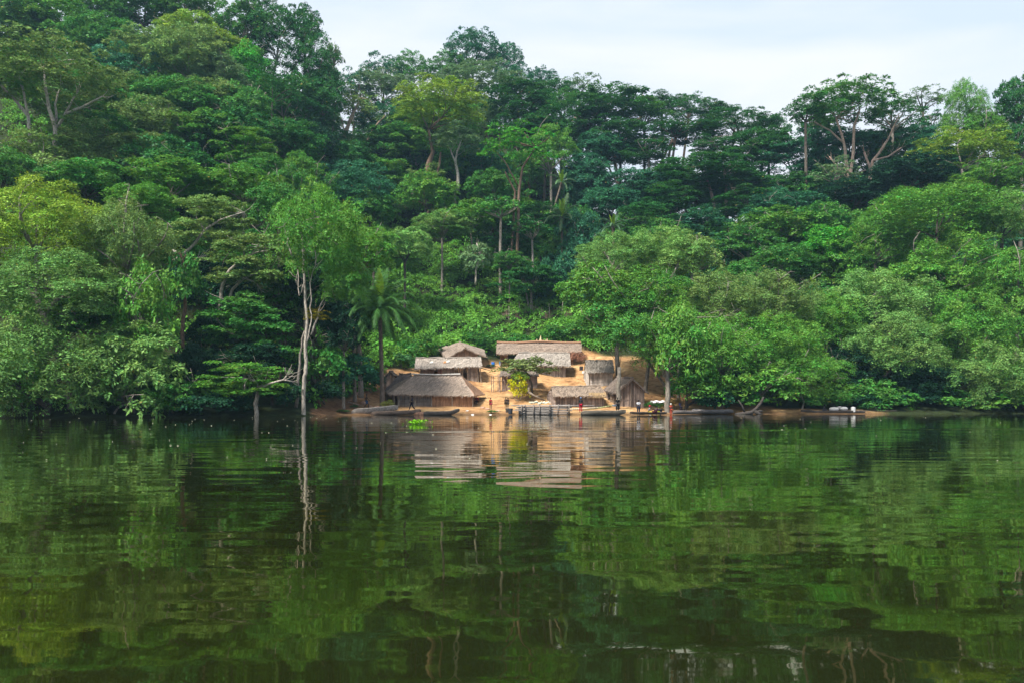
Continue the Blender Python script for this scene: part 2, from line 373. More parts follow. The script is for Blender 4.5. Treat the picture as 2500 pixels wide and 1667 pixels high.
def crown(key, seed, kind, nP, pr, flat, S_, L_, leaf, zmin=-0.45, hang=0.35, inner=0.14, dens=1.0):
    """one crown mesh about 1 unit in radius; boughs = domed sprays of leaves hung around the limbs' ends"""
    r = np.random.default_rng(seed)
    if kind == 'plate':                                          # storeys of flat plates
        lv = r.integers(0, 4, nP); z = np.array([0.62, 0.2, -0.25, -0.7])[lv] + r.normal(size=nP) * 0.12
        R0 = np.array([0.62, 0.85, 0.9, 0.7])[lv]
        a = r.uniform(0, 2*np.pi, nP); rad = R0 * np.sqrt(r.random(nP))
        pc = np.stack([rad*np.cos(a), rad*np.sin(a), z - 0.25 * rad**2], 1)
        out = unit(np.stack([pc[:,0]*.35, pc[:,1]*.35, np.ones(nP)], 1))
    else:
        nin = int(nP * inner)
        d = fib_dirs(r, nP - nin, zmin); rr = r.uniform(0.58, 0.98, (nP - nin, 1))
        if kind == 'open': rr = r.uniform(0.45, 1.0, (nP - nin, 1))
        d2 = sphere_dirs(r, nin, -0.6); r2 = r.uniform(0.15, 0.6, (nin, 1))
        pc = np.concatenate([d * rr, d2 * r2]); 
        out = unit(pc + np.array([0, 0, 0.55]))
    prr = pr * r.uniform(0.65, 1.3, nP)
    if kind == 'weep': prr *= 1.0
    # sprays over each bough's dome
    idx = np.repeat(np.arange(nP), S_)
    sd_ = sphere_dirs(r, nP * S_, -0.25)
    o_ = out[idx]
    base_up = unit(o_ * 0.5 + np.array([0, 0, 1.0]))
    sd_ = unit(sd_ + base_up * 0.45)
    shell = r.uniform(0.72, 1.05, (nP * S_, 1))
    off = sd_ * shell * prr[idx][:, None]
    off[:, 2] *= flat
    hor = np.sqrt(off[:, 0]**2 + off[:, 1]**2)
    off[:, 2] -= hang * hor * hor / np.maximum(prr[idx], 1e-6)
    if kind == 'weep':                                           # hanging skirts
        sk = r.random(nP * S_) < 0.45
        off[sk, 2] -= r.uniform(0.1, 0.9, sk.sum()) * prr[idx][sk] * 1.1
    cen = pc[idx] + off
    srad = prr[idx] * r.uniform(0.2, 0.36, nP * S_)
    n_ = unit(sd_ * np.array([1, 1, 1.2]))
    keep = r.random(len(cen)) < dens
    cen, n_, srad, pidx = cen[keep], n_[keep], srad[keep], idx[keep]
    V4, li = leaves_from_sprays(r, cen, n_, srad, L_, leaf, hang=0.5 if kind == 'weep' else 0.25, elong=2.4 if kind == 'weep' else 1.7)
    pv = r.uniform(0, 1, nP); ph = r.uniform(0, 1, nP); sv = r.uniform(0, 1, len(cen))
    n = len(V4)
    v = 0.30 * pv[pidx][li] + 0.35 * sv[li] + 0.35 * r.random(n)
    hh = 0.4 * ph[pidx][li] + 0.6 * r.random(n); 
    hh = np.where(r.random(n) < 0.006, 0.99, np.minimum(hh, 0.95))
    me = quads_mesh('crown_' + key, V4, LEAF, v, hh)
    CR[key] = (me, pc, prr)
for i in range(4):
    crown('dome%d' % i, 10+i, 'dome', 84, 0.235, 0.85, 20, 14, 0.050, zmin=-0.7, hang=0.5)
    crown('weep%d' % i, 30+i, 'weep', 64, 0.245, 0.80, 36, 20, 0.034, zmin=-0.75, hang=0.95)
    crown('plate%d' % i, 50+i, 'plate', 70, 0.22, 0.34, 18, 14, 0.046, hang=0.30)
for i in range(3):
    crown('open%d' % i, 70+i, 'open', 40, 0.22, 0.6, 15, 12, 0.050, dens=0.8, inner=0.15)
    crown('fine%d' % i, 90+i, 'dome', 130, 0.17, 0.85, 15, 13, 0.036, zmin=-0.8, hang=.5)
    crown('bush%d' % i, 110+i, 'dome', 16, 0.42, 0.6, 16, 12, 0.105, zmin=-0.1)

for i in range(3):
    crown('sopen%d' % i, 170+i, 'open', 18, 0.34, 0.6, 15, 12, 0.105, dens=0.85, inner=0.15)
    crown('sweep%d' % i, 190+i, 'weep', 30, 0.33, 0.55, 20, 14, 0.085, zmin=-0.55, hang=0.6)
    crown('splate%d' % i, 210+i, 'plate', 24, 0.34, 0.22, 18, 14, 0.085, hang=0.28)
    crown('sfine%d' % i, 230+i, 'dome', 36, 0.3, 0.62, 16, 13, 0.075, zmin=-0.5)

COL = dict(g=(.098,.245,.042), l=(.148,.285,.078), y=(.185,.300,.045), d=(.034,.135,.030), b=(.038,.145,.070), o=(.145,.240,.068), e=(.060,.245,.032), s=(.125,.220,.095), m=(.068,.205,.042), k=(.014,.056,.026), Y=(.50,.50,.03), v=(.135,.175,.06))  # k: leaf green with shade painted in, for crowns in dark hollows
BCOL = dict(pale=(.32,.285,.245), grey=(.20,.175,.15), brown=(.13,.085,.06), bole=(.17,.15,.125), dark=(.06,.05,.04), pink=(.33,.24,.19))
CNT = {}
def limb(mb, a, b_, r0, r1, r, bend=0.15, n=5, seg=5):
    a = Vector(a); b_ = Vector(b_); d = b_ - a
    off = Vector((r.normal(), r.normal(), abs(r.normal()) * 0.6)) * d.length * bend
    pts = []
    for k in range(seg + 1):
        t = k / seg
        pts.append(a + d * t + off * math.sin(math.pi * t))
    mb.tube(pts, [r0 + (r1 - r0) * (k / seg) for k in range(seg + 1)], n=n)
    return pts
TREES = []
def tree(x, y, rx, ry, D, kind, col, label, name='broadleaf_tree', trunk=True, bark='dark', base=None, limbs=None, tr=None, nl=7, cat='tree', group=None, extra=None, full=False, depth=1.0):
    """x,y,rx,ry: crown centre and half size in the 2352 px view; D its distance. base=(x) of the trunk foot. limbs: polylines (x,y,width)"""
    seed = (int(x) * 73 + int(y) * 31 + int(D)) % 100000
    r = np.random.default_rng(seed)
    k = CNT.get(kind, 0); CNT[kind] = k + 1
    nv = 4 if kind in ('dome', 'weep', 'plate') else 3
    c = V(x, y, D); sc = D / (F / VK)
    R, H = rx * sc, ry * sc
    if R < 4.6 and kind in ('open', 'weep', 'plate', 'fine'): kind = 's' + kind; nv = 3
    me, pc, prr = CR['%s%d' % (kind, k % nv)]
    bx = V(base if base else x, y, D).x
    by = D + (0 if base else r.uniform(-.1, .1) * R)
    gz = ground(bx, by)
    if gz < 0: gz = -0.3
    root = empty(name, (bx, by, gz), label, cat, group)
    cr = bpy.data.objects.new('crown', me); C.objects.link(cr); cr.parent = root
    loc = c - Vector((bx, by, gz))
    cr.location = loc
    th = r.uniform(0, 6.28)
    cr.rotation_euler = (0, 0, th)
    cr.scale = (R, R * depth, H)
    cc = np.array(COL[col]) * r.uniform(0.9, 1.12)
    cr.color = (*cc, 1)
    mb = MB()
    Rz = Matrix.Rotation(th, 3, 'Z')
    pw = [loc + Rz @ Vector((q[0] * R, q[1] * R * depth, q[2] * H)) for q in pc]
    tr_ = tr or max(0.10, min(0.36, 0.015 * (loc.z + H)))
    if limbs:
        for pl in limbs:
            pts = []; rad = []
            dj = r.uniform(-1.0, 0.4)
            for (qx, qy, wpx) in pl:
                q = V(qx, qy, D + dj) - Vector((bx, by, gz)); pts.append(q); rad.append(wpx * sc * 0.5)
            # soften the corners
            P2 = []; R2 = []
            for i in range(len(pts) - 1):
                for t in (0, .33, .66):
                    P2.append(pts[i].lerp(pts[i+1], t) + Vector((r.normal(), r.normal(), 0)) * 0.05); R2.append(rad[i] * (1-t) + rad[i+1] * t)
            P2.append(pts[-1]); R2.append(rad[-1])
            mb.tube(P2, R2, n=7)
            if bark in ('pale', 'pink', 'grey'):
                for _ in range(7):
                    i_ = int(r.integers(len(P2) * 6 // 10, len(P2))); d_ = (P2[i_] - P2[i_-1]).normalized(); d_ = (d_ + Vector((r.normal(), r.normal(), r.normal() * .7 + .2)) * .75).normalized()
                    l_ = r.uniform(.5, 1.0) * min(2.4, R * .35); q0 = P2[i_]; q1 = q0 + d_ * l_ * .5; q2 = q1 + (d_ + Vector((0, 0, .5))).normalized() * l_ * .5
                    mb.tube([q0, q1, q2], [max(.03, R2[i_] * .5), .03, .012], n=4)
    if trunk:
        fork = Vector((loc.x * 0.8, loc.y, max(loc.z - H * 0.75, loc.z * 0.35)))
        mid = fork * 0.5 + Vector((r.normal() * .3, 0, 0))
        mb.tube([(0, 0, -0.8), Vector((0, 0, 0)) + mid * 0.1, mid, fork], [tr_ * 1.5, tr_ * 1.1, tr_ * .9, tr_ * .75], n=8)
        order = r.permutation(len(pw))[:nl]
        if D < 205 and r.random() < .5 and bark in ('dark', 'brown', 'grey'):
            bark = 'grey'
            fr_ = [j for j in range(len(pw)) if pw[j].y < loc.y and pw[j].z > fork.z]
            for j in r.permutation(fr_)[:5] if fr_ else []:
                e_ = fork + (pw[j] - fork) * 1.22; q_ = limb(mb, fork, e_, tr_ * .45, .035, r)
                for _ in range(4):
                    a_ = q_[int(r.integers(3, 6))]; mb.tube([a_, a_ + Vector((r.normal(), -abs(r.normal()), r.normal() * .8 + .3)) * .55], [.04, .015], n=4)
        for j in order:
            limb(mb, fork + Vector((0, 0, r.uniform(-.3, .3) * H * .4)), pw[j], tr_ * .5, tr_ * .1, r)
    elif limbs:
        st = limbs[0][-1]; fork = V(st[0], st[1], D) - Vector((bx, by, gz))
        for j in r.permutation(len(pw))[:nl]:
            limb(mb, fork, pw[j], tr_ * .35, tr_ * .08, r)
    mb.build('trunk', BARK, root, smooth=True, col=BCOL[bark])
    TREES.append((x, y, rx, ry, D))
    return root
# ---------------------------------------------------------------- the trees, bank by bank
T = tree
# --- left bank
T(80,845,190,135,77,'weep','l','pale green weeping tree over the water beside the bottom left dark trunk', base=105, bark='dark', tr=.35)
T(300,875,105,100,79,'weep','l','weeping tree with leaves touching the river, right of the dark trunks near the left corner', base=262, bark='dark')
T(120,665,185,95,80,'weep','l','wide light green tree with a bent grey trunk under its crown, left bank', base=160, limbs=[[(165,955,20),(160,860,19),(118,790,18),(98,725,16),(85,690,12),(60,660,7)],[(98,725,10),(130,690,9),(165,672,6)]], trunk=False, bark='grey')
T(85,510,155,100,84,'weep','y','yellowish green crown at the left edge, halfway up the picture', bark='grey')
T(290,560,110,105,86,'weep','o','olive green crown right of the yellowish one at the left edge', bark='grey')
T(335,700,70,110,82,'weep','g','narrow yellow green crown hanging beside the dark hollow on the left bank')
T(310,800,95,62,80,'weep','l','rounded light green crown low on the left bank under the narrow yellow one')
T(215,735,80,60,84,'dome','m','mid green crown in shade between the two light crowns of the left bank')
T(30,960-90,70,80,76,'weep','g','green crown dipping into the river at the very left edge')
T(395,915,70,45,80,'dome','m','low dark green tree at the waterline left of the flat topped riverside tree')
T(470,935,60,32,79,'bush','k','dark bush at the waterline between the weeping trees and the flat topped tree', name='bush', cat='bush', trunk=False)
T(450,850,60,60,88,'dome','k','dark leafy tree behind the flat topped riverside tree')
T(560,865,112,42,82,'plate','g','small flat topped tree leaning over the river with a pale branch reaching right', name='flat_topped_tree', base=588, bark='pale', tr=.12,
  limbs=[[(588,962,11),(588,925,9),(594,898,8),(600,882,7),(570,868,4)],[(596,893,6),(620,880,5),(650,872,4),(682,877,2)],[(650,872,3),(665,858,2)]], trunk=False)
T(560,730,112,62,90,'plate','m','dark green layered tree with flat plates of leaves in the middle of the left bank', name='flat_topped_tree')
T(625,775,70,50,89,'plate','m','small layered crown left of the tall pale trunk')
T(590,820,80,40,88,'dome','k','shaded crown above the flat topped riverside tree')
T(575,590,130,62,94,'plate','o','olive layered tree on two curved pale limbs above the dark hollow', name='flat_topped_tree', base=520, bark='pale', tr=.16,
  limbs=[[(505,720,8),(508,668,8),(520,630,7),(545,600,6),(590,580,4),(640,572,3)],[(525,700,7),(533,665,7),(560,640,6),(590,628,4),(625,635,3)],[(560,640,4),(590,650,3),(600,668,2)],[(545,600,5),(560,585,3),(555,560,2)]], trunk=False)
T(480,500,105,58,100,'plate','o','tangled olive crown with bare twisting limbs above the layered olive one', name='flat_topped_tree', base=400, bark='pale', tr=.16,
  limbs=[[(400,600,7),(440,570,6),(470,530,6),(505,505,4),(560,488,2)],[(398,575,5),(440,600,4),(480,585,3)],[(470,530,4),(450,500,3),(455,480,2)]], trunk=False)
T(430,660,45,85,88,'open','m','vine covered snag with a crooked bare top in front of the dark hollow', name='vine_covered_tree', base=420, bark='brown', tr=.14,
  limbs=[[(425,955,9),(420,760,9),(425,680,8),(430,630,7),(418,600,6),(413,580,5)],[(418,600,4),(428,585,3)]], trunk=False)
T(330,470,80,42,104,'dome','g','bright green crown behind the olive one on the left bank')
T(640,480,70,60,104,'dome','m','green crown left of the tall pale riverside tree top')
T(700,640,60,60,95,'dome','k','dark crown behind the tall pale trunk')
T(640,690,50,40,96,'open','m','thin leafy tree in shade just left of the tall pale trunk')
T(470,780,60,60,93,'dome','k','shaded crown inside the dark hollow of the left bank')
HERO = T(740,535,112,118,86,'weep','g','tallest riverside tree with a long pale trunk rising straight out of the water', base=697, bark='pale', tr=.16,
  limbs=[[(696,968,12),(697,945,10),(699,870,8.5),(702,850,9),(702,790,7),(704,720,6.5),(700,650,5.5),(696,600,5),(695,540,4),(690,510,3)],
         [(704,790,3),(716,740,3),(714,690,3),(712,650,2.5),(722,610,2),(728,560,1.5)],
         [(672,592,3),(662,560,4),(652,520,4),(668,500,2)],[(715,770,5),(728,730,4),(742,690,3)],[(700,650,3),(688,680,2.5),(684,620,2)]], trunk=False)
cr2 = bpy.data.objects.new('crown', CR['weep2'][0]); C.objects.link(cr2); cr2.parent = HERO; cr2.location = V(790,640,86) - HERO.location; cr2.scale = (2.6, 2.6, 2.8); cr2.color = (*COL['g'], 1)
cr3 = bpy.data.objects.new('crown', CR['open1'][0]); C.objects.link(cr3); cr3.parent = HERO; cr3.location = V(728,728,86) - HERO.location; cr3.scale = (1.4, 1.2, .9); cr3.color = (.17,.16,.015, 1); cr3['label'] = 'yellowing tuft of leaves'
T(690,840,12,10,88,'open','k','thin leaning grey stem just left of the tall pale trunk', name='sapling', base=683, bark='grey', tr=.05, limbs=[[(681,935,8),(686,870,7),(690,815,5),(700,760,4)]], trunk=False, nl=2)
T(790,760,55,60,97,'dome','k','dark crown under the left fronds of the palm')
T(745,850,50,60,95,'open','m','sparse tree right of the tall pale trunk near the beach')
T(805,868,62,58,99,'bush','b','dark rounded bush left of the palm trunk at the beach edge', name='bush', cat='bush', trunk=False)
T(750,905,40,28,93.5,'bush','k','low dark bush beside the foot of the tall pale trunk', name='bush', cat='bush', trunk=False)
T(655,915,45,45,87,'bush','k','dark bush on the waterline left of the tall pale trunk', name='bush', cat='bush', trunk=False)
T(540,935,50,28,84,'bush','k','dark bush at the foot of the flat topped riverside tree', name='bush', cat='bush', trunk=False)
T(815,700,50,60,103,'dome','m','green crown behind the palm on its left')
T(830,590,70,60,106,'dome','g','leafy crown above the palm')
# --- left hillside, lower rows
T(390,420,120,48,116,'dome','g','bright green spreading crown on the lower left hillside')
T(560,430,90,45,118,'dome','g','green crown right of the bright spreading one, lower left hillside')
T(200,420,110,50,112,'dome','m','mid green crown under the forked bare trunk on the left')
T(670,430,50,48,128,'dome','m','dark leafy crown right of the lower left row')
T(75,355,120,62,118,'open','o','olive sparse crown around the lower part of the forked pale trunk', bark='grey')
T(110,175,165,85,122,'fine','o','broad greyish crown carried by pale forked limbs at the upper left', base=125, bark='pale', tr=.2,
  limbs=[[(122,450,9),(122,400,9),(125,330,9),(128,292,10),(112,250,8),(105,200,6),(98,150,4)],[(126,300,8),(150,262,7),(185,248,6),(235,222,3)],[(150,262,5),(170,225,4),(180,210,2)],[(128,292,6),(128,240,5),(138,205,3)],[(118,410,6),(95,350,6),(85,320,4)]], trunk=False)
T(20,170,80,70,121,'fine','g','green crown at the upper left edge on two bare forking limbs', base=66, bark='pale', tr=.16,
  limbs=[[(75,420,7),(70,330,7),(65,268,8),(30,225,6),(-5,190,4)],[(65,268,6),(55,215,5),(45,180,3)]], trunk=False)
T(330,345,120,36,132,'plate','o','flat greyish crown with bare twigs on the left hillside', name='flat_topped_tree', bark='pale')
T(560,335,90,42,136,'plate','g','green layered crown mid height of the left hillside')
T(600,400,75,40,132,'dome','m','green crown above the top of the tall riverside tree')
T(470,300,85,40,140,'dome','g','rounded green crown on the middle left hillside')
T(250,300,70,42,134,'dome','m','dark green crown right of the forked pale limbs')
T(420,240,95,55,148,'dome','m','large dark green crown in the middle of the left hillside')
T(560,255,70,62,152,'dome','m','dark green crown left of the thin pale trunk on the hill')
T(300,215,80,50,150,'fine','o','olive crown right of the broad greyish one, upper left')
T(690,395,45,42,140,'dome','g','bright green crown in the gully right of the left hill')
T(640,330,60,45,148,'dome','m','green crown at the right foot of the left hill')
# --- left hillside, upper rows
T(350,130,105,55,168,'fine','o','olive crown with a rounded top high on the left hill')
T(500,180,85,52,165,'fine','s','greyish green crown high on the left hill near its right end')
T(240,100,90,60,172,'dome','m','dark green crown near the top left of the hill')
T(130,60,100,60,178,'dome','g','bright green crown at the top edge, left part')
T(20,40,90,60,176,'dome','m','dark crown filling the top left corner')
T(430,85,80,52,180,'dome','y','yellow green crown near the top of the left hill')
T(510,115,62,42,176,'dome','y','yellow green crown right of the brighter one near the hilltop')
T(330,25,90,50,188,'dome','m','dark crown at the top edge above the olive one')
T(430,15,70,40,192,'dome','g','green crown cut by the top edge left of the open sky')
T(230,10,80,45,190,'dome','g','green crown cut by the top edge, second from the left corner')
T(560,170,55,70,172,'dome','e','emerald green crown beside the dark tree of the hill end')
T(560,60,70,60,190,'dome','m','dark crown just left of the tallest dark tree at the hill end')
T(645,85,88,72,190,'fine','d','tall dark crown on the skyline at the right end of the left hill', limbs=[[(602,330,7),(602,250,6),(602,190,5),(610,140,3)]], base=602, bark='pale')
T(715,150,68,70,188,'fine','d','dark crown stepping down the skyline at the right end of the left hill')
T(680,240,90,62,180,'dome','d','large dark green crown under the skyline at the hill end')
T(745,225,45,60,186,'dome','d','dark green crown at the outer edge of the left hill')
T(765,130,24,30,196,'open','s','small feathery crown sticking out into the sky from the left hill')
T(600,15,50,26,200,'open','d','thin dark crown at the top edge where the sky begins')
T(720,330,55,50,168,'dome','k','shaded crown in the gully below the hill end')
# --- middle: skyline
T(1085,118,72,50,250,'fine','b','highest dome shaped crown on the central skyline', bark='dark')
T(1160,140,48,45,250,'fine','b','blue green crown right of the highest one on the central skyline', bark='dark')
T(1035,165,62,40,248,'fine','m','crown on the left shoulder of the central peak')
T(1180,190,55,40,246,'fine','b','crown on the right shoulder of the central peak')
T(1095,200,120,48,240,'fine','s','wide greyish green crown below the central peak')
T(880,165,62,42,244,'open','b','airy blue green crown on the skyline left of the central peak')
T(945,165,55,42,246,'fine','m','green crown on the skyline between the airy one and the peak')
T(880,210,90,45,236,'fine','s','greyish crown under the left part of the central skyline')
T(810,200,50,48,232,'open','b','airy crown where the central skyline meets the left hill')
T(1245,185,40,30,248,'fine','b','small crown stepping down right of the central peak')
T(1330,205,58,34,246,'open','s','thin see through crown on the skyline right of the central peak')
T(1270,215,60,32,238,'fine','d','dark crown under the small stepping one right of the peak')
# --- middle: upper slope
T(1010,240,118,55,184,'fine','y','big yellow green domed crown below the central peak', base=985, bark='brown', tr=.4,
  limbs=[[(984,480,15),(984,420,14),(984,380,13),(994,350,9),(985,300,6)],[(994,478,6),(996,430,6),(1010,375,6),(1012,350,4)]], trunk=False)
T(1190,222,105,30,210,'plate','d','dark flat crown right of the yellow green dome', name='umbrella_tree', bark='brown')
T(1215,275,95,36,206,'plate','d','dark flat crown below another one in the centre', name='umbrella_tree', bark='brown')
T(1185,340,92,54,158,'open','e','bright emerald crown on tall brown twin trunks in the centre', base=1184, bark='brown',
  limbs=[[(1188,610,7.5),(1189,520,7),(1192,440,6.5),(1200,385,5),(1230,340,3)],[(1174,606,6),(1180,520,5.5),(1182,440,5),(1160,395,3)],[(1190,430,4),(1165,380,3),(1140,350,2)]], trunk=False)
T(1055,322,80,48,182,'open','s','sparse grey green crown on a slim white trunk', base=1052, bark='pale', tr=.16,
  limbs=[[(1053,440,7),(1052,405,7),(1046,375,6),(1050,350,4),(1060,320,3)],[(1046,375,4),(1035,345,3)]], trunk=False)
T(940,330,70,40,198,'plate','g','light green layered crown left of the thick trunk in the centre', base=948, bark='grey', tr=.18,
  limbs=[[(948,470,6),(947,420,6),(946,380,5),(940,345,3)],[(955,440,5),(957,400,5),(955,360,3)]], trunk=False)
T(810,255,85,50,200,'open','o','half bare olive tree with many pale upright limbs left of the centre', base=790, bark='pink', tr=.22,
  limbs=[[(790,350,9),(792,310,9),(805,275,8),(822,240,5),(828,225,3)],[(785,350,6),(775,315,5),(765,285,3)],[(780,350,5),(755,310,5),(738,285,3)],[(796,350,5),(790,300,4),(785,280,3)],
         [(835,350,7),(848,315,6),(862,290,4),(885,265,3)],[(842,342,6),(870,341,5),(893,340,3)],[(770,380,4),(745,340,4),(728,300,3)]], trunk=False)
T(870,275,60,40,205,'fine','b','bluish crown right of the half bare olive tree')
T(1120,270,45,40,216,'fine','s','grey green crown between the yellow dome and the dark flat crowns')
T(1265,350,70,62,196,'fine','g','light green crown right of the emerald one in the centre')
T(1250,300,60,40,205,'dome','d','dark crown above the light green one in the centre')
T(870,400,90,42,182,'plate','g','green layered crown under the half bare olive tree')
T(775,420,70,45,168,'dome','b','bluish green crown above the right side of the tall riverside tree')
T(850,480,60,42,160,'dome','m','green crown between the tall riverside tree and the centre slope')
T(1130,430,58,38,176,'dome','m','green crown below the slim white trunk')
T(1240,490,60,30,170,'plate','d','dark layered crown crossing the tall brown twin trunks', name='umbrella_tree')
T(1080,500,70,38,165,'dome','g','leafy crown on the open slope left of the twin trunks')
T(1165,560,75,26,163,'plate','d','lower dark layered crown at the foot of the twin trunks', name='umbrella_tree')
T(1015,520,70,32,160,'dome','l','light green shrubby crown on the open slope')
T(1205,640,92,42,152,'plate','d','dark umbrella tree with two slim trunks behind the village fence', name='umbrella_tree', base=1222, bark='grey', tr=.14,
  limbs=[[(1222,728,6),(1222,700,5),(1220,670,4)],[(1218,728,5),(1212,690,4),(1200,650,3)]], trunk=False)
T(1290,650,62,70,156,'dome','b','dark bluish tree behind the right end of the fence')
T(1095,600,40,40,156,'open','s','slender tree with a thin white stem on the open slope', base=1093, bark='pale', tr=.09,
  limbs=[[(1093,655,5),(1093,620,4),(1102,580,3)],[(1112,615,3),(1105,590,3),(1095,560,3)]], trunk=False)
T(1330,560,55,80,166,'dome','b','tall dark bluish tree left of the big light tree of the right bank')
T(1345,430,62,60,196,'dome','b','dark bluish tree in the hazy gully right of the centre')
T(1280,560,50,50,168,'dome','m','green crown in the hazy gully')
T(930,570,70,45,148,'dome','l','leafy crown above the palm on the open slope')
T(860,560,50,40,138,'dome','g','green crown at the left foot of the open slope')
T(1150,480,52,28,157,'open','m','small green crown touching the left twin trunk')
T(1222,530,48,28,156,'open','d','small dark crown touching the right twin trunk')
T(1170,600,40,24,154,'dome','m','green crown hiding the foot of the twin trunks')
T(1330,325,70,44,222,'dome','m','green crown behind the widest umbrella crown, left')
T(1425,350,64,36,222,'dome','b','bluish crown behind the pinkish forked trunk, upper')
# --- right: umbrella trees on the skyline
T(1415,235,120,34,214,'plate','d','wide umbrella crown on a pinkish forked trunk, leftmost of the right skyline', name='umbrella_tree', base=1418, bark='pink', tr=.2,
  limbs=[[(1420,470,7),(1420,420,7),(1412,370,8),(1410,340,8),(1380,290,6),(1360,262,4)],[(1412,370,8),(1440,310,7),(1455,285,5),(1480,262,3)],[(1432,468,5),(1425,435,5),(1395,380,4),(1350,300,4),(1320,270,3)]], trunk=False)
T(1350,270,70,26,212,'plate','d','small umbrella crown under the widest one on the skyline', name='umbrella_tree')
T(1520,235,62,22,222,'plate','d','umbrella crown on the skyline right of the widest one', name='umbrella_tree')
T(1590,252,62,32,218,'fine','d','second umbrella crown from the widest one on the skyline', name='umbrella_tree', base=1545, bark='pink', limbs=[[(1520,470,6),(1540,340,6),(1575,280,4)]])
T(1560,300,100,24,208,'plate','d','long flat dark crown crossing the sky gaps', name='umbrella_tree', base=1515, bark='brown', limbs=[[(1500,480,7),(1505,400,6),(1545,320,5)]])
T(1690,287,90,34,206,'fine','d','dark umbrella crown at the low point of the skyline', name='umbrella_tree', base=1730, bark='brown', limbs=[[(1720,470,5),(1725,390,5),(1745,345,4),(1760,320,2)]])
T(1765,300,60,36,204,'plate','d','dark umbrella crown touching the left edge of the tall two trunked tree', name='umbrella_tree')
T(1490,345,75,26,200,'plate','d','small umbrella crown with sky showing around it', name='umbrella_tree')
T(1640,335,62,20,200,'plate','d','flat crown between the sky gaps', name='umbrella_tree')
T(1625,395,135,38,186,'plate','d','broad dark umbrella tree on two reddish trunks below the sky gaps', name='umbrella_tree', base=1655, bark='pink', tr=.25,
  limbs=[[(1672,530,8),(1668,470,8),(1668,425,7),(1662,385,5)],[(1650,520,7),(1636,450,7),(1620,400,5)]], trunk=False)
T(1540,450,85,32,182,'plate','d','dark umbrella crown left below the broad one', name='umbrella_tree')
T(1720,460,95,32,178,'plate','d','dark umbrella crown right below the broad one', name='umbrella_tree')
T(1480,500,85,38,172,'plate','d','dark layered crown above the big light tree of the right bank', name='umbrella_tree')
T(1620,510,85,38,168,'plate','b','blue green layered crown above the right part of the big light tree', name='umbrella_tree')
T(1820,365,90,40,190,'plate','b','bluish crown left of the two pale trunks', name='umbrella_tree')
T(1840,430,90,38,182,'plate','d','dark crown with a leaning limb left of the two pale trunks', name='umbrella_tree', base=1800, bark='grey', limbs=[[(1700,520,6),(1760,470,5),(1830,440,3)],[(1798,520,8),(1798,470,7),(1800,440,5)],[(1838,520,7),(1835,470,6)]])
T(1440,420,50,40,190,'plate','b','hazy crown on the slope under the widest umbrella crown', name='umbrella_tree')
T(1945,240,118,56,176,'fine','m','tall spreading tree with two pale trunks standing out on the right skyline', name='umbrella_tree', base=1955, bark='pink', tr=.3,
  limbs=[[(1955,500,12),(1955,460,11),(1952,420,10),(1945,380,8),(1938,330,6),(1920,270,4)],[(1985,500,10),(1985,460,9),(1998,410,8),(2005,370,7),(2040,320,5),(2065,265,3)],
         [(1952,415,8),(1960,350,7),(1962,290,6),(1975,250,4)],[(2000,395,6),(1985,350,5)],[(1948,415,5),(1925,385,4),(1905,360,3)],[(2005,370,5),(2040,360,4),(2070,340,3)],[(1938,330,5),(1905,300,4),(1870,280,3)]], trunk=False)
HT = TREES[-1]
for (qx,qy,qr,qh) in ((1860,235,62,30),(1900,300,60,26),(2040,245,66,28),(1960,212,80,26),(1950,330,62,20),(1920,420,45,26),(2030,385,50,22)):
    pass
T(1850,255,62,36,178,'open','d','left shoulder crown of the tall two trunked tree on the right skyline')
T(2050,265,75,40,180,'open','d','right shoulder crown beside the tall two trunked tree')
T(1920,400,60,36,172,'open','s','grey green crown in front of the foot of the two pale trunks')
T(2120,232,58,30,190,'open','s','grey airy crown on the skyline right of the tall tree')
T(2215,255,56,72,176,'weep','g','feathery light green tree with a ragged top on the right skyline')
T(2210,350,120,52,168,'fine','y','yellow green domed crown near the right edge under the feathery tree', bark='pale')
T(2110,330,62,40,182,'dome','b','bluish crown between the two pale trunks and the yellow green dome')
T(2340,235,52,62,170,'dome','d','dark green crown cut by the right edge on the skyline')
T(2345,330,45,45,168,'dome','d','dark crown at the right edge below the skyline one')
T(2090,400,90,42,164,'dome','k','shaded crown right of the two pale trunks')
T(2280,410,90,40,156,'fine','g','green crown at the right edge under the yellow green dome')

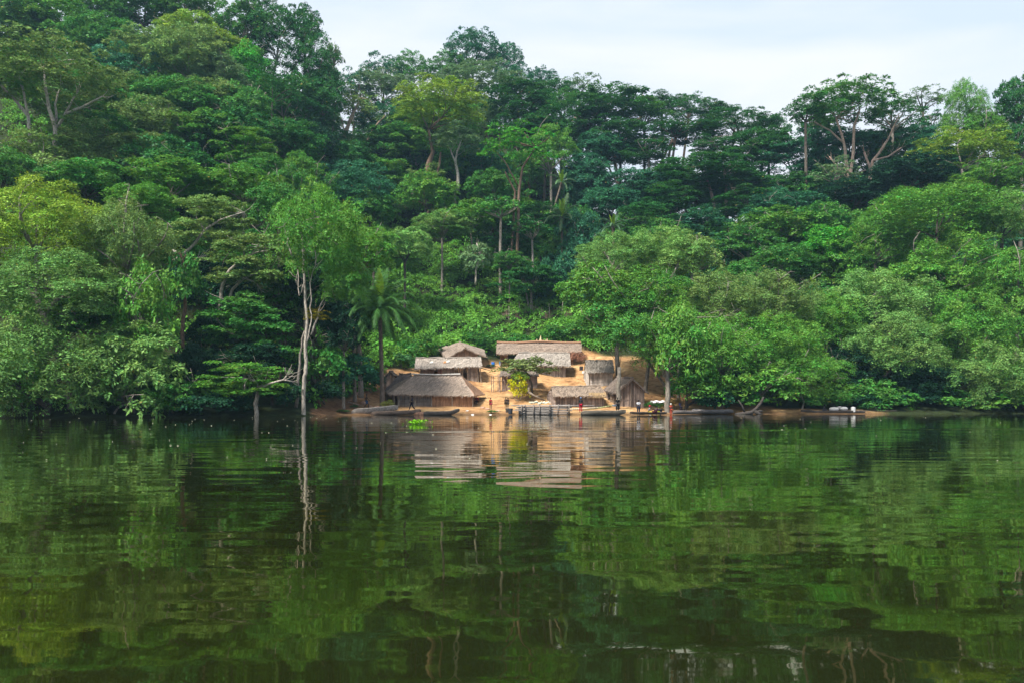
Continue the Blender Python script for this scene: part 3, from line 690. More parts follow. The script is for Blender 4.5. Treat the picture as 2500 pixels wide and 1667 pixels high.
# --- more of the right skyline, the crowns that stand closer together
for (a_, b__, c_, d_, e_, k_, cc_, lb_) in (
 (1425,305,85,26,206,'plate','d','umbrella crown between the two forks of the pinkish skyline trunk'),
 (1480,262,70,34,216,'fine','m','umbrella crown behind and right of the widest one'),
 (1640,262,60,24,214,'plate','d','umbrella crown at the shoulder where the skyline starts to fall'),
 (1750,340,85,40,196,'dome','d','dark umbrella crown under the low point of the skyline'),
 (1700,365,80,30,192,'plate','d','dark umbrella crown right above the broad one with reddish trunks'),
 (1545,392,70,24,196,'plate','d','small dark umbrella crown left above the broad one'),
 (1380,345,70,40,204,'dome','b','bluish crown behind the pinkish forked trunk'),
 (1350,400,60,40,196,'dome','b','bluish crown in the hazy gully, upper one'),
 (1500,430,70,34,192,'dome','b','bluish mass of leaves under the sky gaps, left'),
 (1600,440,80,34,190,'dome','d','dark mass of leaves under the sky gaps, right'),
 (1700,425,80,30,188,'dome','d','dark crown behind the broad umbrella tree'),
 (1880,320,50,44,190,'dome','b','bluish crown left of the tall two trunked tree'),
 (1900,390,60,50,186,'dome','b','bluish crown behind the pale trunks, left'),
 (2040,370,70,50,184,'dome','d','dark crown behind the pale trunks, right'),
 (2130,290,60,36,186,'open','d','loose dark crown above the sky gap at the right'),
 (2260,310,70,50,174,'fine','g','green crown under the feathery tree'),
 (1400,470,70,40,184,'dome','b','bluish crown at the head of the gully'),
 (1960,450,90,40,170,'dome','k','shaded crown between the pale trunks and the right bank'),
 (1800,480,90,36,168,'dome','b','bluish crown above the mid green row on the right'),
 (740,185,40,50,194,'fine','d','dark crown filling the outer slope of the left hill'),
 (700,60,40,46,196,'fine','d','dark crown high on the outer edge of the left hill'),
 (1000,280,100,45,206,'dome','g','green crown under the yellow green dome'),
 (900,330,80,45,200,'dome','m','green crown right of the half bare tree'),
 (1105,385,70,42,196,'dome','b','dark bluish crown behind the slim white trunk'),
 (1000,400,90,50,204,'dome','k','deep shaded crown behind the thick brown trunk'),
 (1290,250,80,40,226,'fine','m','green crown left of the widest umbrella crown')):
    T(a_, b__, c_, d_, e_, k_, cc_, lb_, name='umbrella_tree' if k_ == 'plate' else 'broadleaf_tree')

for (a_, b__, c_, d_, e_, k_, cc_, lb_) in (
 (2300,300,70,50,178,'fine','m','green crown between the feathery tree and the right edge'),
 (2150,380,80,50,176,'dome','b','bluish crown under the loose one at the right'),
 (2250,440,110,45,160,'fine','g','green crown low under the yellow green dome'),
 (1880,260,60,34,190,'plate','d','dark flat crown at the left shoulder of the tall two trunked tree'),
 (2040,320,60,34,186,'plate','d','dark flat crown at the right shoulder of the tall two trunked tree'),
 (1960,340,90,40,188,'dome','b','bluish crown seen between the two pale trunks')):
    T(a_, b__, c_, d_, e_, k_, cc_, lb_, name='umbrella_tree' if k_ == 'plate' else 'broadleaf_tree')
# --- right: middle slope
T(1790,530,100,48,152,'dome','g','mid green crown in the row behind the right bank, left part')
T(1720,565,80,45,148,'dome','m','green crown just right above the big light tree')
T(1900,520,75,55,150,'dome','m','green crown left of the emerald patch on the right slope')
T(1915,570,80,55,142,'dome','e','emerald green crown on the right slope')
T(1800,610,90,45,138,'dome','m','dark green crown tucked behind the right bank trees')
T(1700,640,60,40,132,'dome','m','green crown tucked behind the big light tree')
# --- right bank
T(1405,590,92,58,119,'weep','l','left billow of the big light tree above the village huts', bark='pale', base=1420)
T(1520,578,105,55,121,'weep','l','big light green tree with pale forked limbs, tallest over the village', base=1530, bark='pale', tr=.2,
  limbs=[[(1528,900,12),(1525,760,11),(1520,700,10),(1530,655,8)],[(1438,760,7),(1432,690,6),(1424,650,6),(1400,600,5),(1385,575,3)],[(1520,690,7),(1505,640,6),(1500,610,4)],[(1525,695,7),(1540,640,6),(1560,600,4)],[(1590,590,4),(1600,565,3)]], trunk=False)
T(1590,590,70,48,122,'weep','o','olive tinted crown at the right shoulder of the big light tree')
T(1370,650,78,55,114,'weep','g','green crown reaching left over the village from the right bank', base=1552)
T(5,395,70,55,108,'dome','m','dark green crown cut by the left edge above the yellowish one')
T(1480,680,130,75,113,'weep','g','broad green crown in the middle of the big light tree')
T(1420,735,80,52,111,'weep','m','green crown hanging over the hut roofs on the right', base=1546)
T(1560,770,110,82,108,'weep','g','green crown hanging behind the thick grey riverside trunk', base=1560)
T(1432,762,62,50,102,'weep','m','slim trunked tree whose leaves hang in front of the gabled hut', base=1421, name='slim_riverside_tree', bark='bole', tr=.13,
  limbs=[[(1418,948,11),(1420,890,11),(1422,842,9)]], trunk=False)
T(1572,795,68,92,101,'weep','g','leafy tree on a thick grey trunk standing in the water beside the washing people', base=1534, bark='bole', tr=.2,
  limbs=[[(1532,958,17),(1533,945,14),(1534,890,12),(1533,850,10)]], trunk=False)
T(1640,690,105,70,112,'weep','o','olive green crown behind the middle of the right bank')
T(1660,800,110,80,106,'weep','g','green billowing crown at the middle of the right bank')
T(1610,880,80,48,103,'weep','g','green crown drooping almost to the water right of the grey trunk', base=1573, bark='dark', tr=.14, limbs=[[(1574,962,8),(1575,930,7),(1580,880,6)]])
T(1640,925,45,34,101.5,'bush','k','dark bush dipping into the river under the billowing crown', name='bush', cat='bush', trunk=False)
T(1770,690,110,70,116,'weep','o','olive crown behind the gap in the right bank')
T(1780,790,110,75,109,'weep','g','green crown above the driftwood of the right bank')
T(1840,860,105,62,106,'weep','g','green crown whose sprays hang over the long canoe')
T(1745,880,80,48,104,'weep','g','low green crown above the driftwood')
T(1730,925,30,18,102.5,'bush','m','small bush in the water right of the driftwood', name='bush', cat='bush', trunk=False)
T(1700,885,45,38,107,'dome','k','shaded crown between the two low green crowns of the right bank')
T(2010,690,130,75,122,'weep','l','wide light crown with a domed top in the middle of the right bank')
T(1900,730,80,62,118,'weep','g','green crown left of the wide domed one')
T(2150,495,170,70,136,'weep','g','widest light green crown high on the right side')
T(2010,560,90,62,138,'weep','g','green crown left of the widest one on the right side')
T(2300,500,100,62,134,'weep','l','light green crown at the right edge beside the widest one')
T(2200,610,130,75,128,'weep','g','green crown right of the domed one', bark='grey')
T(2330,650,90,75,122,'weep','g','green crown at the right edge, middle height')
T(2060,790,120,75,114,'weep','l','pale green crown with hanging sprays over the dark hollow of the right bank', base=1990)
T(2230,750,120,90,115,'weep','g','large green crown near the right edge')
T(2270,855,110,78,111,'weep','l','light green crown drooping into the river near the right edge', base=2230)
T(2350,890,60,62,110,'weep','g','green crown touching the water at the right edge')
T(2000,905,80,42,111,'weep','m','dark green low crown over the muddy bank', bark='dark')
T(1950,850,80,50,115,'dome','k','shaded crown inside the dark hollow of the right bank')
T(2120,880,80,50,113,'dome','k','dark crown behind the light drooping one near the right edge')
T(2110,920,60,25,110.5,'bush','k','dark bush on the muddy bank near the right edge', name='bush', cat='bush', trunk=False)
for (a_, b__, c_, d_, e_, k_, cc_, lb_) in (
 (1895,925,55,26,106.5,'bush','m','green bush at the waterline right of the long canoe'),
 (1975,930,50,22,109,'bush','k','dark bush at the waterline right of the long canoe and the green one'),
 (2050,925,60,28,109.5,'bush','m','green bush hanging over the mud, left of the dark bush near the right edge'),
 (2180,925,60,28,110.5,'bush','m','green bush at the waterline under the light drooping crown'),
 (2290,932,70,26,110,'bush','g','bright bush touching the river close to the right edge'),
 (2365,925,50,30,110.5,'bush','m','green bush in the bottom right corner of the bank')):
    T(a_, b__, c_, d_, e_, k_, cc_, lb_, name='bush', cat='bush', trunk=False)
# ---------------------------------------------------------------- village plants
T(1207,848,72,30,109,'open','v','small dark leafy tree with a leaning trunk among the huts', base=1225, bark='dark', tr=.08,
  limbs=[[(1222,905,5),(1222,885,5),(1215,862,4),(1190,835,3)]], trunk=False)
T(1192,892,25,33,106,'open','Y','bright yellow green young tree in the middle of the village', name='young_tree', bark='pale', tr=.04)
T(1194,868,22,15,106.3,'fine','y','yellow green top of a second young tree behind the brightest one', name='young_tree', bark='pale', tr=.04)
TREES.pop(); 

# ---------------------------------------------------------------- palms
def palm(x, y, rl, base, D, label, nf=26, col=(.055,.145,.038), seed=1, tr=.22):
    r = np.random.default_rng(seed)
    sc = D / (F / VK); c = V(x, y, D); b0 = V(base, y, D); gz = max(ground(b0.x, D), 0)
    root = empty('palm_tree', (b0.x, D, gz), label, 'palm')
    cl = c - Vector((b0.x, D, gz)); Lf = rl * sc
    mb = MB(); pts = [(0, 0, -.4), (cl.x*.15, 0, cl.z*.3), (cl.x*.6, 0, cl.z*.7), (cl.x, 0, cl.z)]
    mb.tube(pts, [tr*1.35, tr, tr*.9, tr*1.0], n=9)
    for k in range(60):                                           # old leaf stubs under the head
        a = r.uniform(0, 6.28); z = cl.z - r.uniform(0.0, 1.5)
        p0 = Vector((cl.x + math.cos(a)*tr*.8, math.sin(a)*tr*.8, z))
        mb.tube([p0, p0 + Vector((math.cos(a)*.3, math.sin(a)*.3, .25))], [.06, .02], n=4, a=.35)
    mb.build('trunk', BARK, root, smooth=False, col=(.13,.10,.08))
    for k in range(nf):
        a = k * 2.39996 + r.uniform(-.2, .2); el = math.radians(np.interp(k / nf, [0, .3, 1], [84, 55, -12]) + r.uniform(-8, 8))
        ln = Lf * r.uniform(.85, 1.1) * (0.75 if k < 3 else 1)
        m = 15; pts = []; d = Vector((math.cos(a)*math.cos(el), math.sin(a)*math.cos(el), math.sin(el))); p = cl.copy()
        droop = (0.125 if k > 3 else 0.04)
        for i in range(m + 1):
            pts.append(p.copy()); p = p + d * (ln / m); d = (d + Vector((0, 0, -droop * (0.6 + i / m)))).normalized()
        fm = MB(); fm.tube(pts, [.045 * (1 - .8 * i / m) for i in range(m + 1)], n=4, a=.9)
        for i in range(2 * m * 4):
            t = 0.12 + 0.88 * (i // 2) / (m * 4); sgn = 1 if i % 2 else -1
            q = t * m; i0 = min(int(q), m - 1); pp = pts[i0].lerp(pts[i0+1], q - i0); dd = (pts[i0+1] - pts[i0]).normalized()
            side = dd.cross(Vector((0, 0, 1)));  side = side.normalized() if side.length > .05 else Vector((math.sin(a), -math.cos(a), 0))
            upv = side.cross(dd)
            le = ln * .155 * math.sin(math.pi * min(1, t * .85 + .12)) ** .6
            dv = (side * sgn * .8 + dd * .75 + upv * r.uniform(-.1, .3) + Vector((0, 0, -.5))).normalized()
            mid = pp + dv * le * .55; tip = pp + dv * le + Vector((0, 0, -.3 * le)); wv = dd * .028
            fm.add([pp - wv, pp + wv, mid + wv, tip, mid - wv], [(0, 1, 2, 3, 4)], a=float(r.uniform(.3, .9)), h=float(r.uniform(.2, .7)))
        f = fm.build('frond', LEAF, root, col=(.15,.26,.03) if k < 3 else tuple(q * (.7 + .5 * ((k * 7) % 5) / 5) for q in col))
    return root
palm(872, 712, 120, 878, 99.5, 'tall oil palm with arching fronds beside the big thatched hut', nf=50, seed=3, tr=.24)
palm(1290, 500, 62, 1292, 165, 'pale hazy palm on the central slope', nf=16, seed=5, col=(.07,.13,.06))
palm(1408, 520, 42, 1410, 160, 'small pale palm above the big light tree of the right bank', nf=14, seed=6, col=(.07,.14,.07))
palm(1868, 655, 34, 1868, 128, 'small palm peeping out between crowns of the right bank', nf=12, seed=8, col=(.07,.15,.06))
palm(1290, 420, 40, 1262, 185, 'small palm under the light green crown in the centre', nf=12, seed=9, col=(.07,.14,.06))

# ---------------------------------------------------------------- filler forest: ordinary trees of the hill between the ones picked out above
def skyl(x):
    return np.interp(x, [-200, 470, 560, 700, 780, 830, 1000, 1090, 1180, 1240, 1380, 1440, 1570, 1850, 1905, 2050, 2250, 2400], [-200, -40, 100, 190, 240, 230, 200, 190, 210, 240, 270, 300, 385, 345, 350, 330, 330, 330])
r = np.random.default_rng(99)
nf_ = 0
SIDES = [(-9e9, 700, 'left hillside'), (700, 1330, 'central slope'), (1330, 9e9, 'right hillside')]
for D in list(range(90, 250, 12)):
    X = -0.62 * D
    while X < 0.62 * D:
        X += r.uniform(11.0, 17)
        Y = D + r.uniform(-3.5, 3.5); x = 1176 + 1994.5 * X / Y; px = x * VK
        if bare(px, Y - 7) > 0: continue
        if x < 700 and Y < 84 or x > 1700 and Y < 120: continue
        if 860 < x < 1360 and Y < 172: continue
        gz = ground(X, Y)
        if gz < 0.4: continue
        ht = r.uniform(9, 15); Rc = r.uniform(5.0, 7.6)
        vy = 926.7 - (gz + ht - CAM_H) / Y * 1994.5
        if vy < skyl(x): continue
        if x < 900 and Y < 100 and r.random() < .7: continue
        # close to the bank some crowns take the leaf colour with painted shade
        side = [s for a, b_, s in SIDES if a <= x < b_][0]
        kk = ('dome', 'dome', 'fine', 'fine', 'open')[int(r.integers(0, 5))]
        cc = ('g', 'm', 'm', 'd', 'b', 'o', 'd')[int(r.integers(0, 7))]
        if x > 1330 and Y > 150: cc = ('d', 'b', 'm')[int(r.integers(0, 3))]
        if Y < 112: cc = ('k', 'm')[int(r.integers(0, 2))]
        tint = dict(g='mid green', m='green', d='dark green', b='blue green', o='olive green', k='shaded dark green')[cc]
        cy = vy + Rc * .72 / Y * 1994.5
        lm = [n_ for a_, n_ in ((60, 'the left edge'), (240, 'the dark trunks of the left bank'), (420, 'the bent vine covered snag'), (590, 'the flat topped riverside tree'), (770, 'the tall pale trunk'), (930, 'the palm'), (1060, 'the largest hut'), (1180, 'the gable hut'), (1300, 'the longest hut'), (1440, 'the upright hut'),
              (1600, 'the thick riverside trunk'), (1760, 'the driftwood'), (1920, 'the long canoe'), (2080, 'the dark hollow of the right bank'), (2240, 'the light drooping crown at right'), (9e9, 'the right edge')) if x < a_][0]
        lv = 'right behind the bank above' if Y < 104 else 'low on the hill above' if Y < 128 else 'halfway up the hill above' if Y < 155 else 'high on the hill above' if Y < 190 else 'close under the ridge above'
        if 'edge' in lm: lv = lv.replace('above', 'at')
        T(x, cy, Rc / Y * 1994.5, Rc * .72 / Y * 1994.5, Y, kk, cc, '%s forest tree %s %s' % (tint, lv, lm), name='forest_tree', nl=4,
          group='%s trees of the closed canopy %s %s' % (tint, lv, lm), bark=('grey', 'brown', 'dark')[int(r.integers(0, 3))])
        nf_ += 1
print('filler trees', nf_, 'all', len(TREES))

# ---------------------------------------------------------------- undergrowth: one mass
def undergrowth():
    r = np.random.default_rng(5)
    prot = []
    for sd in range(5):
        nS = 22
        sd_ = sphere_dirs(r, nS, -0.05); cen = sd_ * r.uniform(.55, .95, (nS, 1)); cen[:, 2] *= .8
        V4, li = leaves_from_sprays(r, cen, unit(sd_ + [0, 0, .5]), r.uniform(.22, .42, nS), 21, .125, hang=.3, elong=1.6)
        prot.append((V4, r.random(nS)[li]))
    A = []; Vv = []; Hh = []; pos = []
    def put(X, Y, R, hv):
        z = ground(X, Y)
        if z < .05: return
        V4, sv = prot[int(r.integers(0, 5))]
        a = r.uniform(0, 6.28); c_, s_ = math.cos(a), math.sin(a)
        M = np.array([[c_, -s_, 0], [s_, c_, 0], [0, 0, 1]]) * R
        q = V4 @ M.T; q[..., 2] *= r.uniform(.6, 1.25)
        q += np.array([X, Y, z])
        A.append(q); n = len(q)
        bv = r.random(); Vv.append(.25 * bv + .4 * sv + .35 * r.random(n)); Hh.append(np.clip(hv + .25 * (r.random(n) - .5) + .3 * (r.random() - .5), 0.02, .95))
    for D in np.arange(86, 215, 1.55):
        X = -0.60 * D
        while X < 0.60 * D:
            x = 1176 + 1994.5 * X / D
            open_ = 820 < x < 1380 and D < 176
            X += r.uniform(1.4, 2.3) if open_ else r.uniform(3.4, 6.0)
            Y = D + r.uniform(-.8, .8); px = 1250 + F * X / Y
            if bare(px, Y - 1.0) > .1: continue
            if x > 1600 and Y < 120: continue
            if x < 780 and Y < 100:
                if r.random() < .6: continue
            put(X, Y, (r.uniform(.9, 2.2) if r.random() < .8 else r.uniform(2.2, 3.4)) * (1 if open_ else 1.1), .45 if open_ else .5)
    q = np.concatenate(A); me = quads_mesh('undergrowth', q, LEAF, np.concatenate(Vv), np.concatenate(Hh))
    o = bpy.data.objects.new('undergrowth', me); C.objects.link(o); o.color = (.110, .275, .045, 1)
    tag(o, 'tangled green bushes and creepers covering the slope behind the village', 'undergrowth', kind='stuff')
    print('undergrowth quads', len(q))
undergrowth()
# ---------------------------------------------------------------- village: huts
GREY_T = (.205, .165, .135); BROWN_T = (.25, .185, .14)
def gz_(p): return ground(p.x, p.y)
def solveY(px, py, a=93.5, b_=135):
    best = None
    for Y in np.arange(a, b_, 0.1):
        X = (px - 1250) / F * Y; q = 985 + (CAM_H - ground(X, Y)) * F / Y
        if best is None or abs(q - py) < best[0]: best = (abs(q - py), Y)
    return best[1]
def patch(mb, A, B, Cc, D, nu, nv, thick, amp, r, strands=0, a0=.5, sag=0.0):
    """thatch slope: A-B the eave, D-C the ridge (A under D)"""
    A, B, Cc, D = map(Vector, (A, B, Cc, D)); nrm = (B - A).cross(D - A).normalized()
    if nrm.z < 0: nrm = -nrm
    W_ = (B - A).length; Hh = (D - A).length
    top = []; bot = []; uv = []
    for j in range(nv + 1):
        for i in range(nu + 1):
            u, v = i / nu, j / nv
            p = (A * (1-u) + B * u) * (1-v) + (D * (1-u) + Cc * u) * v
            d = r.normal() * amp - sag * math.sin(math.pi * u) * (0.4 + .6 * v)
            p = p + nrm * d
            if j == 0: p = p + (A - D).normalized() * abs(r.normal()) * amp * 1.8
            top.append(p); bot.append(p - nrm * thick * (1.0 if j else .7)); uv.append((u * W_, v * Hh))
    n1 = nu + 1; N_ = len(top); vs = top + bot
    for j in range(nv):
        for i in range(nu):
            q = (j*n1+i, j*n1+i+1, (j+1)*n1+i+1, (j+1)*n1+i)
            sh = a0 + r.uniform(-.12, .12)
            mb.add([vs[k] for k in q], [(0,1,2,3)], sh, uv=[uv[k] for k in q])
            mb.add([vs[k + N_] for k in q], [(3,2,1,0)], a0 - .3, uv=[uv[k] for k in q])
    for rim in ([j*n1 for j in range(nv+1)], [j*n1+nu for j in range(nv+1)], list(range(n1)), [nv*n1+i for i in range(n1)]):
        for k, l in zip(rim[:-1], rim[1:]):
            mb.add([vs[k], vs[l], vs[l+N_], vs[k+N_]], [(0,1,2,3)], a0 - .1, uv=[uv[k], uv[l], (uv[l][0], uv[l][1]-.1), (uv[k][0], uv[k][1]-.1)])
    dn = (A - D).normalized(); al = (B - A).normalized()
    for k in range(int(W_ * 9)):                                   # ragged fringe of the eave
        u = r.random(); p = A.lerp(B, u) + nrm * r.uniform(-.05, .06); w = r.uniform(.02, .05); l = r.uniform(.08, .42)
        d2 = (dn + Vector((0, 0, -.5)) + al * r.normal() * .25).normalized()
        mb.add([p - al*w, p + al*w, p + al*w*.4 + d2*l, p - al*w*.4 + d2*l], [(0,1,2,3)], float(r.uniform(.1, .95)), uv=[(u*9,0)]*4)
    for k in range(int(strands * W_ * Hh)):
        u, v = r.random(), r.random()
        p = (A * (1-u) + B * u) * (1-v) + (D * (1-u) + Cc * u) * v + nrm * (amp * .8 + .02); w = r.uniform(.02, .045); l = r.uniform(.2, .6)
        d2 = (dn + al * r.normal() * .25 + nrm * r.uniform(-.05, .12)).normalized()
        mb.add([p - al*w, p + al*w, p + al*w*.4 + d2*l, p - al*w*.4 + d2*l], [(0,1,2,3)], float(r.uniform(.05, 1.0)), uv=[(u*7,v)]*4)
class Hut:
    def __init__(s, label, base, col=(.30,.24,.20), seed=0, name='thatched_hut', cat='hut'):
        s.r = np.random.default_rng(seed + 400); s.root = empty(name, base, label, cat); s.base = Vector(base); s.col = col
    def put(s, mb, name, mat, col=None, label=None):
        o = mb.build(name, mat, s.root, col=col or s.col); o.location = -s.base
        if name == 'roof' and not hasattr(s, 'rf'): s.rf = o
        elif name in ('ridge_pole', 'ridge_tie', 'ridge_thatch', 'roof_patch', 'straw_fringe', 'loose_thatch'): o.parent = s.rf; o.location = (0, 0, 0)
        if label: o['label'] = label
        return o
    def roof(s, FL, FR, BL, BR, RL, RR, thick=.16, amp=.055, strands=14, col=GREY_T, hipl=False, hipr=False, hipcol=None, sag=.0, a0=.5):
        col = (col[0]*1.14, col[1]*1.06, col[2]*1.0); mb = MB()
        patch(mb, FL, FR, RR, RL, 26, 8, thick, amp, s.r, strands, a0, sag)
        patch(mb, BR, BL, RL, RR, 20, 6, thick, amp, s.r, 2, a0, sag)
        if hipl: patch(mb, BL, FL, RL + Vector((0,.02,0)), RL - Vector((0,.02,0)), 10, 7, thick, amp, s.r, strands, a0)
        o = None
        if hipr and hipcol is None: patch(mb, FR, BR, RR + Vector((0,.02,0)), RR - Vector((0,.02,0)), 10, 7, thick, amp, s.r, strands, a0)
        # rolled ridge cap
        pts = [RL.lerp(RR, t) + Vector((0, 0, .03 + float(s.r.normal()) * .03 - sag * math.sin(math.pi * t))) for t in np.linspace(0, 1, 18)]
        mb.tube(pts, .11, n=6, a=.35)
        o = s.put(mb, 'roof', THATCH, col)
        if hipr and hipcol is not None:
            m2 = MB(); patch(m2, FR, BR, RR + Vector((0,.3,0)), RR - Vector((0,.02,0)), 10, 7, thick, amp, s.r, strands, a0)
            s.put(m2, 'roof', THATCH, hipcol, 'rusty brown end slope of the roof')
        return o
    def wall(s, p0, p1, top, style='cane', z0=None, col=None, name='wall', tie=True, bot=None, label=None):
        """top: height(s) z at p0 and p1, or a function of t"""
        r = s.r; mb = MB(); p0 = Vector(p0); p1 = Vector(p1); d = (p1 - p0); d.z = 0; Ln = d.length; al = d.normalized(); nn = Vector((al.y, -al.x, 0))
        tf = top if callable(top) else (lambda t: top[0] * (1-t) + top[1] * t) if isinstance(top, tuple) else (lambda t: top)
        def zb(t):
            if bot is not None: return bot
            q = p0.lerp(p1, t); return gz_(q) - .15
        def cane(t, w, th, off, a, z_a=None, z_b=None, lean=0.0):
            q = p0.lerp(p1, t); za = zb(t) if z_a is None else z_a; zz = tf(t) if z_b is None else z_b
            if zz <= za: return
            c0 = Vector((q.x, q.y, za)) + nn * off; c1 = Vector((q.x, q.y, zz)) + nn * off + al * lean
            e = al * w * .5; f_ = nn * th * .5
            mb.add([c0-e-f_, c0+e-f_, c0+e+f_, c0-e+f_, c1-e-f_, c1+e-f_, c1+e+f_, c1-e+f_],
                   [(0,3,2,1),(4,5,6,7),(0,1,5,4),(1,2,6,5),(2,3,7,6),(3,0,4,7)], float(a))
        def bar(z, th, off, a):
            pts = [Vector((p0.lerp(p1, t).x, p0.lerp(p1, t).y, z(t))) + nn * (off + float(r.normal()) * .006) for t in np.linspace(0, 1, 6)]
            mb.tube(pts, th, n=4, a=float(a))
        if style in ('cane', 'plank'):
            x = 0
            while x < Ln:
                w = r.uniform(.07, .13) if style == 'cane' else r.uniform(.14, .24)
                cane(min(1, (x + w/2) / Ln), w * .94, .04, r.normal() * .012, np.clip(r.normal(.5, .26), 0, 1), lean=r.normal() * .015)
                x += w
            cane_back = True
            if tie:
                for k in (.3, .62, .88): bar(lambda t: zb(t) + .15 + (tf(t) - zb(t) - .15) * k, .018, .05, .25)
        elif style == 'mat':
            x = 0
            while x < Ln: cane(min(1, x / Ln), .085, .02, r.normal() * .004, np.clip(r.normal(.5, .12), 0, 1)); x += .09
            k = .08
            while k < 1: bar(lambda t: zb(t) + .15 + (tf(t) - zb(t) - .15) * k, .012, .03, r.uniform(.2, .9)); k += .10
        elif style == 'lattice':
            x = 0
            while x < Ln: cane(min(1, x / Ln), .035, .025, 0, r.uniform(.3, 1)); x += .15
            k = .04
            while k < 1.01: bar(lambda t: zb(t) + .15 + (tf(t) - zb(t) - .15) * k, .014, .03, r.uniform(.4, 1)); k += .105
        return s.put(mb, name, CANE, col, label)
    def post(s, p, z, rad=.06, col=(.33,.27,.21), lean=(0,0)):
        mb = MB(); p = Vector(p); g_ = gz_(p); mb.tube([(p.x, p.y, g_-.2), (p.x+lean[0], p.y+lean[1], z)], [rad*1.1, rad], n=7)
        return s.put(mb, 'post', BARK, col)
def at(px, Y, z=None):
    X = (px - 1250) / F * Y; return Vector((X, Y, ground(X, Y) if z is None else z))
def zat(py, Y): return CAM_H + (985 - py) / F * Y

# A: the big hut
h_ = Hut('largest hut, hipped grey thatch over lattice and woven walls, left on the beach', at(1055, 105.5), (.29,.17,.105), 1)
RL, RR = P(1010, 917, 105.6), P(1126, 917.5, 105.6)
FL, FR, BL, BR = P(950, 961, 102.4), P(1158, 965, 102.4), P(940, 950, 108.6), P(1183, 961, 108.6)
h_.roof(FL, FR, BL, BR, RL, RR, hipl=True, hipr=True, hipcol=(.29,.175,.115), thick=.22, strands=32, amp=.05, a0=.56, col=(.250,.212,.182))
zt = zat(960, 103)
h_.wall(at(972, 103), at(1003, 103), zt, 'lattice', col=(.36,.32,.30), label='open lattice wall')
h_.wall(at(1003, 103), at(1054, 103), zt, 'lattice', col=(.36,.32,.30), label='open lattice wall')
h_.wall(at(1054, 103), at(1154, 103), zt, 'mat', col=(.33,.185,.105), label='brown woven wall')
h_.wall(at(1154, 103), at(1160, 108), (zt, zat(955, 108)), 'mat')
h_.wall(at(960, 108), at(1160, 108), zat(950, 108), 'cane')
h_.wall(at(957, 103.2), at(960, 108), (zt, zat(955, 108)), 'cane', col=(.17,.10,.07))
for q in (962, 972, 1003, 1014, 1054, 1104, 1154): h_.post(at(q, 102.93), zt + .05, .055)
mb = MB(); mb.tube([RL + Vector((-.3,-.1,.24)), RL.lerp(RR,.5) + Vector((0,-.1,.17)), RR + Vector((-.1,-.1,.26))], [.07,.08,.07], n=7); h_.put(mb, 'ridge_pole', WOOD, (.55,.52,.48))
mb = MB()
for q in (.2,.5,.8): mb.tube([RL.lerp(RR,q)+Vector((-.1,-.25,.02)), RL.lerp(RR,q)+Vector((.05,0,.28))], .02, n=5)
h_.put(mb, 'ridge_tie', WOOD, (.3,.27,.24))

# A2: plank shed and the sagging dark roof beside the big hut
s_ = Hut('narrow plank shed with a small dark gable behind the palm trunk', at(951, 111), (.22,.16,.135), 2, name='plank_shed', cat='shed')
zr, ze = zat(905, 110), zat(920, 110)
s_.roof(P(932, 921, 109.7), P(932, 921, 109.7) + Vector((0, 3.2, 0)), P(970, 920, 109.7), P(970, 920, 109.7) + Vector((0, 3.2, 0)), P(951, 906, 109.7), P(951, 906, 109.7) + Vector((0, 3.2, .1)), col=(.079,.066,.059), thick=.1, strands=4)
s_.wall(at(936, 110), at(966, 110), lambda t: ze + (zr - ze) * (1 - abs(2*t - 1)) - .05, 'plank')
s_.wall(at(936, 110), at(938, 113), ze, 'plank'); s_.wall(at(966, 110), at(966, 113), ze, 'plank'); s_.wall(at(938, 113), at(966, 113), ze, 'plank')
s_ = Hut('sagging dark grey thatch lean-to against the left end of the largest hut', at(972, 109.4), (.16,.12,.10), 3, name='lean_to', cat='shelter')
s_.roof(P(940, 951, 106.4), P(984, 938, 106.2), P(985, 922, 111.5), P(1006, 918, 111.2), P(975, 912, 109.6), P(1004, 911, 109.4), col=(.089,.076,.073), thick=.14, strands=10, a0=.45, sag=.12)
for q, y_ in ((944, 106.8), (980, 107.4), (980, 111), (1000, 110.8)): s_.post(at(q, y_), zat(935 if y_ < 108 else 926, y_), .05)
s_.wall(at(943, 107), at(950, 111.3), (zat(953,107), zat(932,111)), 'cane', col=(.17,.10,.07))

# B: long low hut
h_ = Hut('long low hut with pale grey thatch patched with white, behind the largest hut', at(1100, 118.5), (.27,.20,.16), 4)
zt = zat(894, 117)
h_.roof(P(1012, 899, 116.2), P(1178, 893, 116.2), P(1014, 897, 120.6), P(1178, 891, 120.6), P(1015, 874.5, 118.4), P(1174, 872.5, 118.4), thick=.24, strands=22, col=(.238,.221,.205), a0=.58)
def seg(h, Y, a, b_, z, style, col=None, **k): h.wall(at(a, Y), at(b_, Y), z, style, col=col, **k)
seg(h_, 117, 1028, 1060, zt, 'mat', (.27,.175,.13)); seg(h_, 117, 1068, 1080, zt, 'cane', (.27,.15,.11)); seg(h_, 117, 1081, 1109, zt, 'mat', (.29,.235,.19))
seg(h_, 117, 1120, 1127, zt, 'cane'); seg(h_, 117, 1140, 1164, zt, 'cane', (.30,.24,.20))
h_.wall(at(1028, 120), at(1170, 120), zat(893, 120), 'cane'); h_.wall(at(1028, 117), at(1028, 120), (zt, zat(893,120)), 'cane'); h_.wall(at(1168, 117), at(1170, 120), (zt, zat(890,120)), 'cane')
for q, l in ((1027, 0), (1032, 0), (1081, 0), (1109, .1), (1127, -.15), (1140, -.2), (1164, -.2), (1171, -.15)): h_.post(at(q + (4 if l < 0 else 0), 116.9), zt + .05, .06, lean=(l, 0))
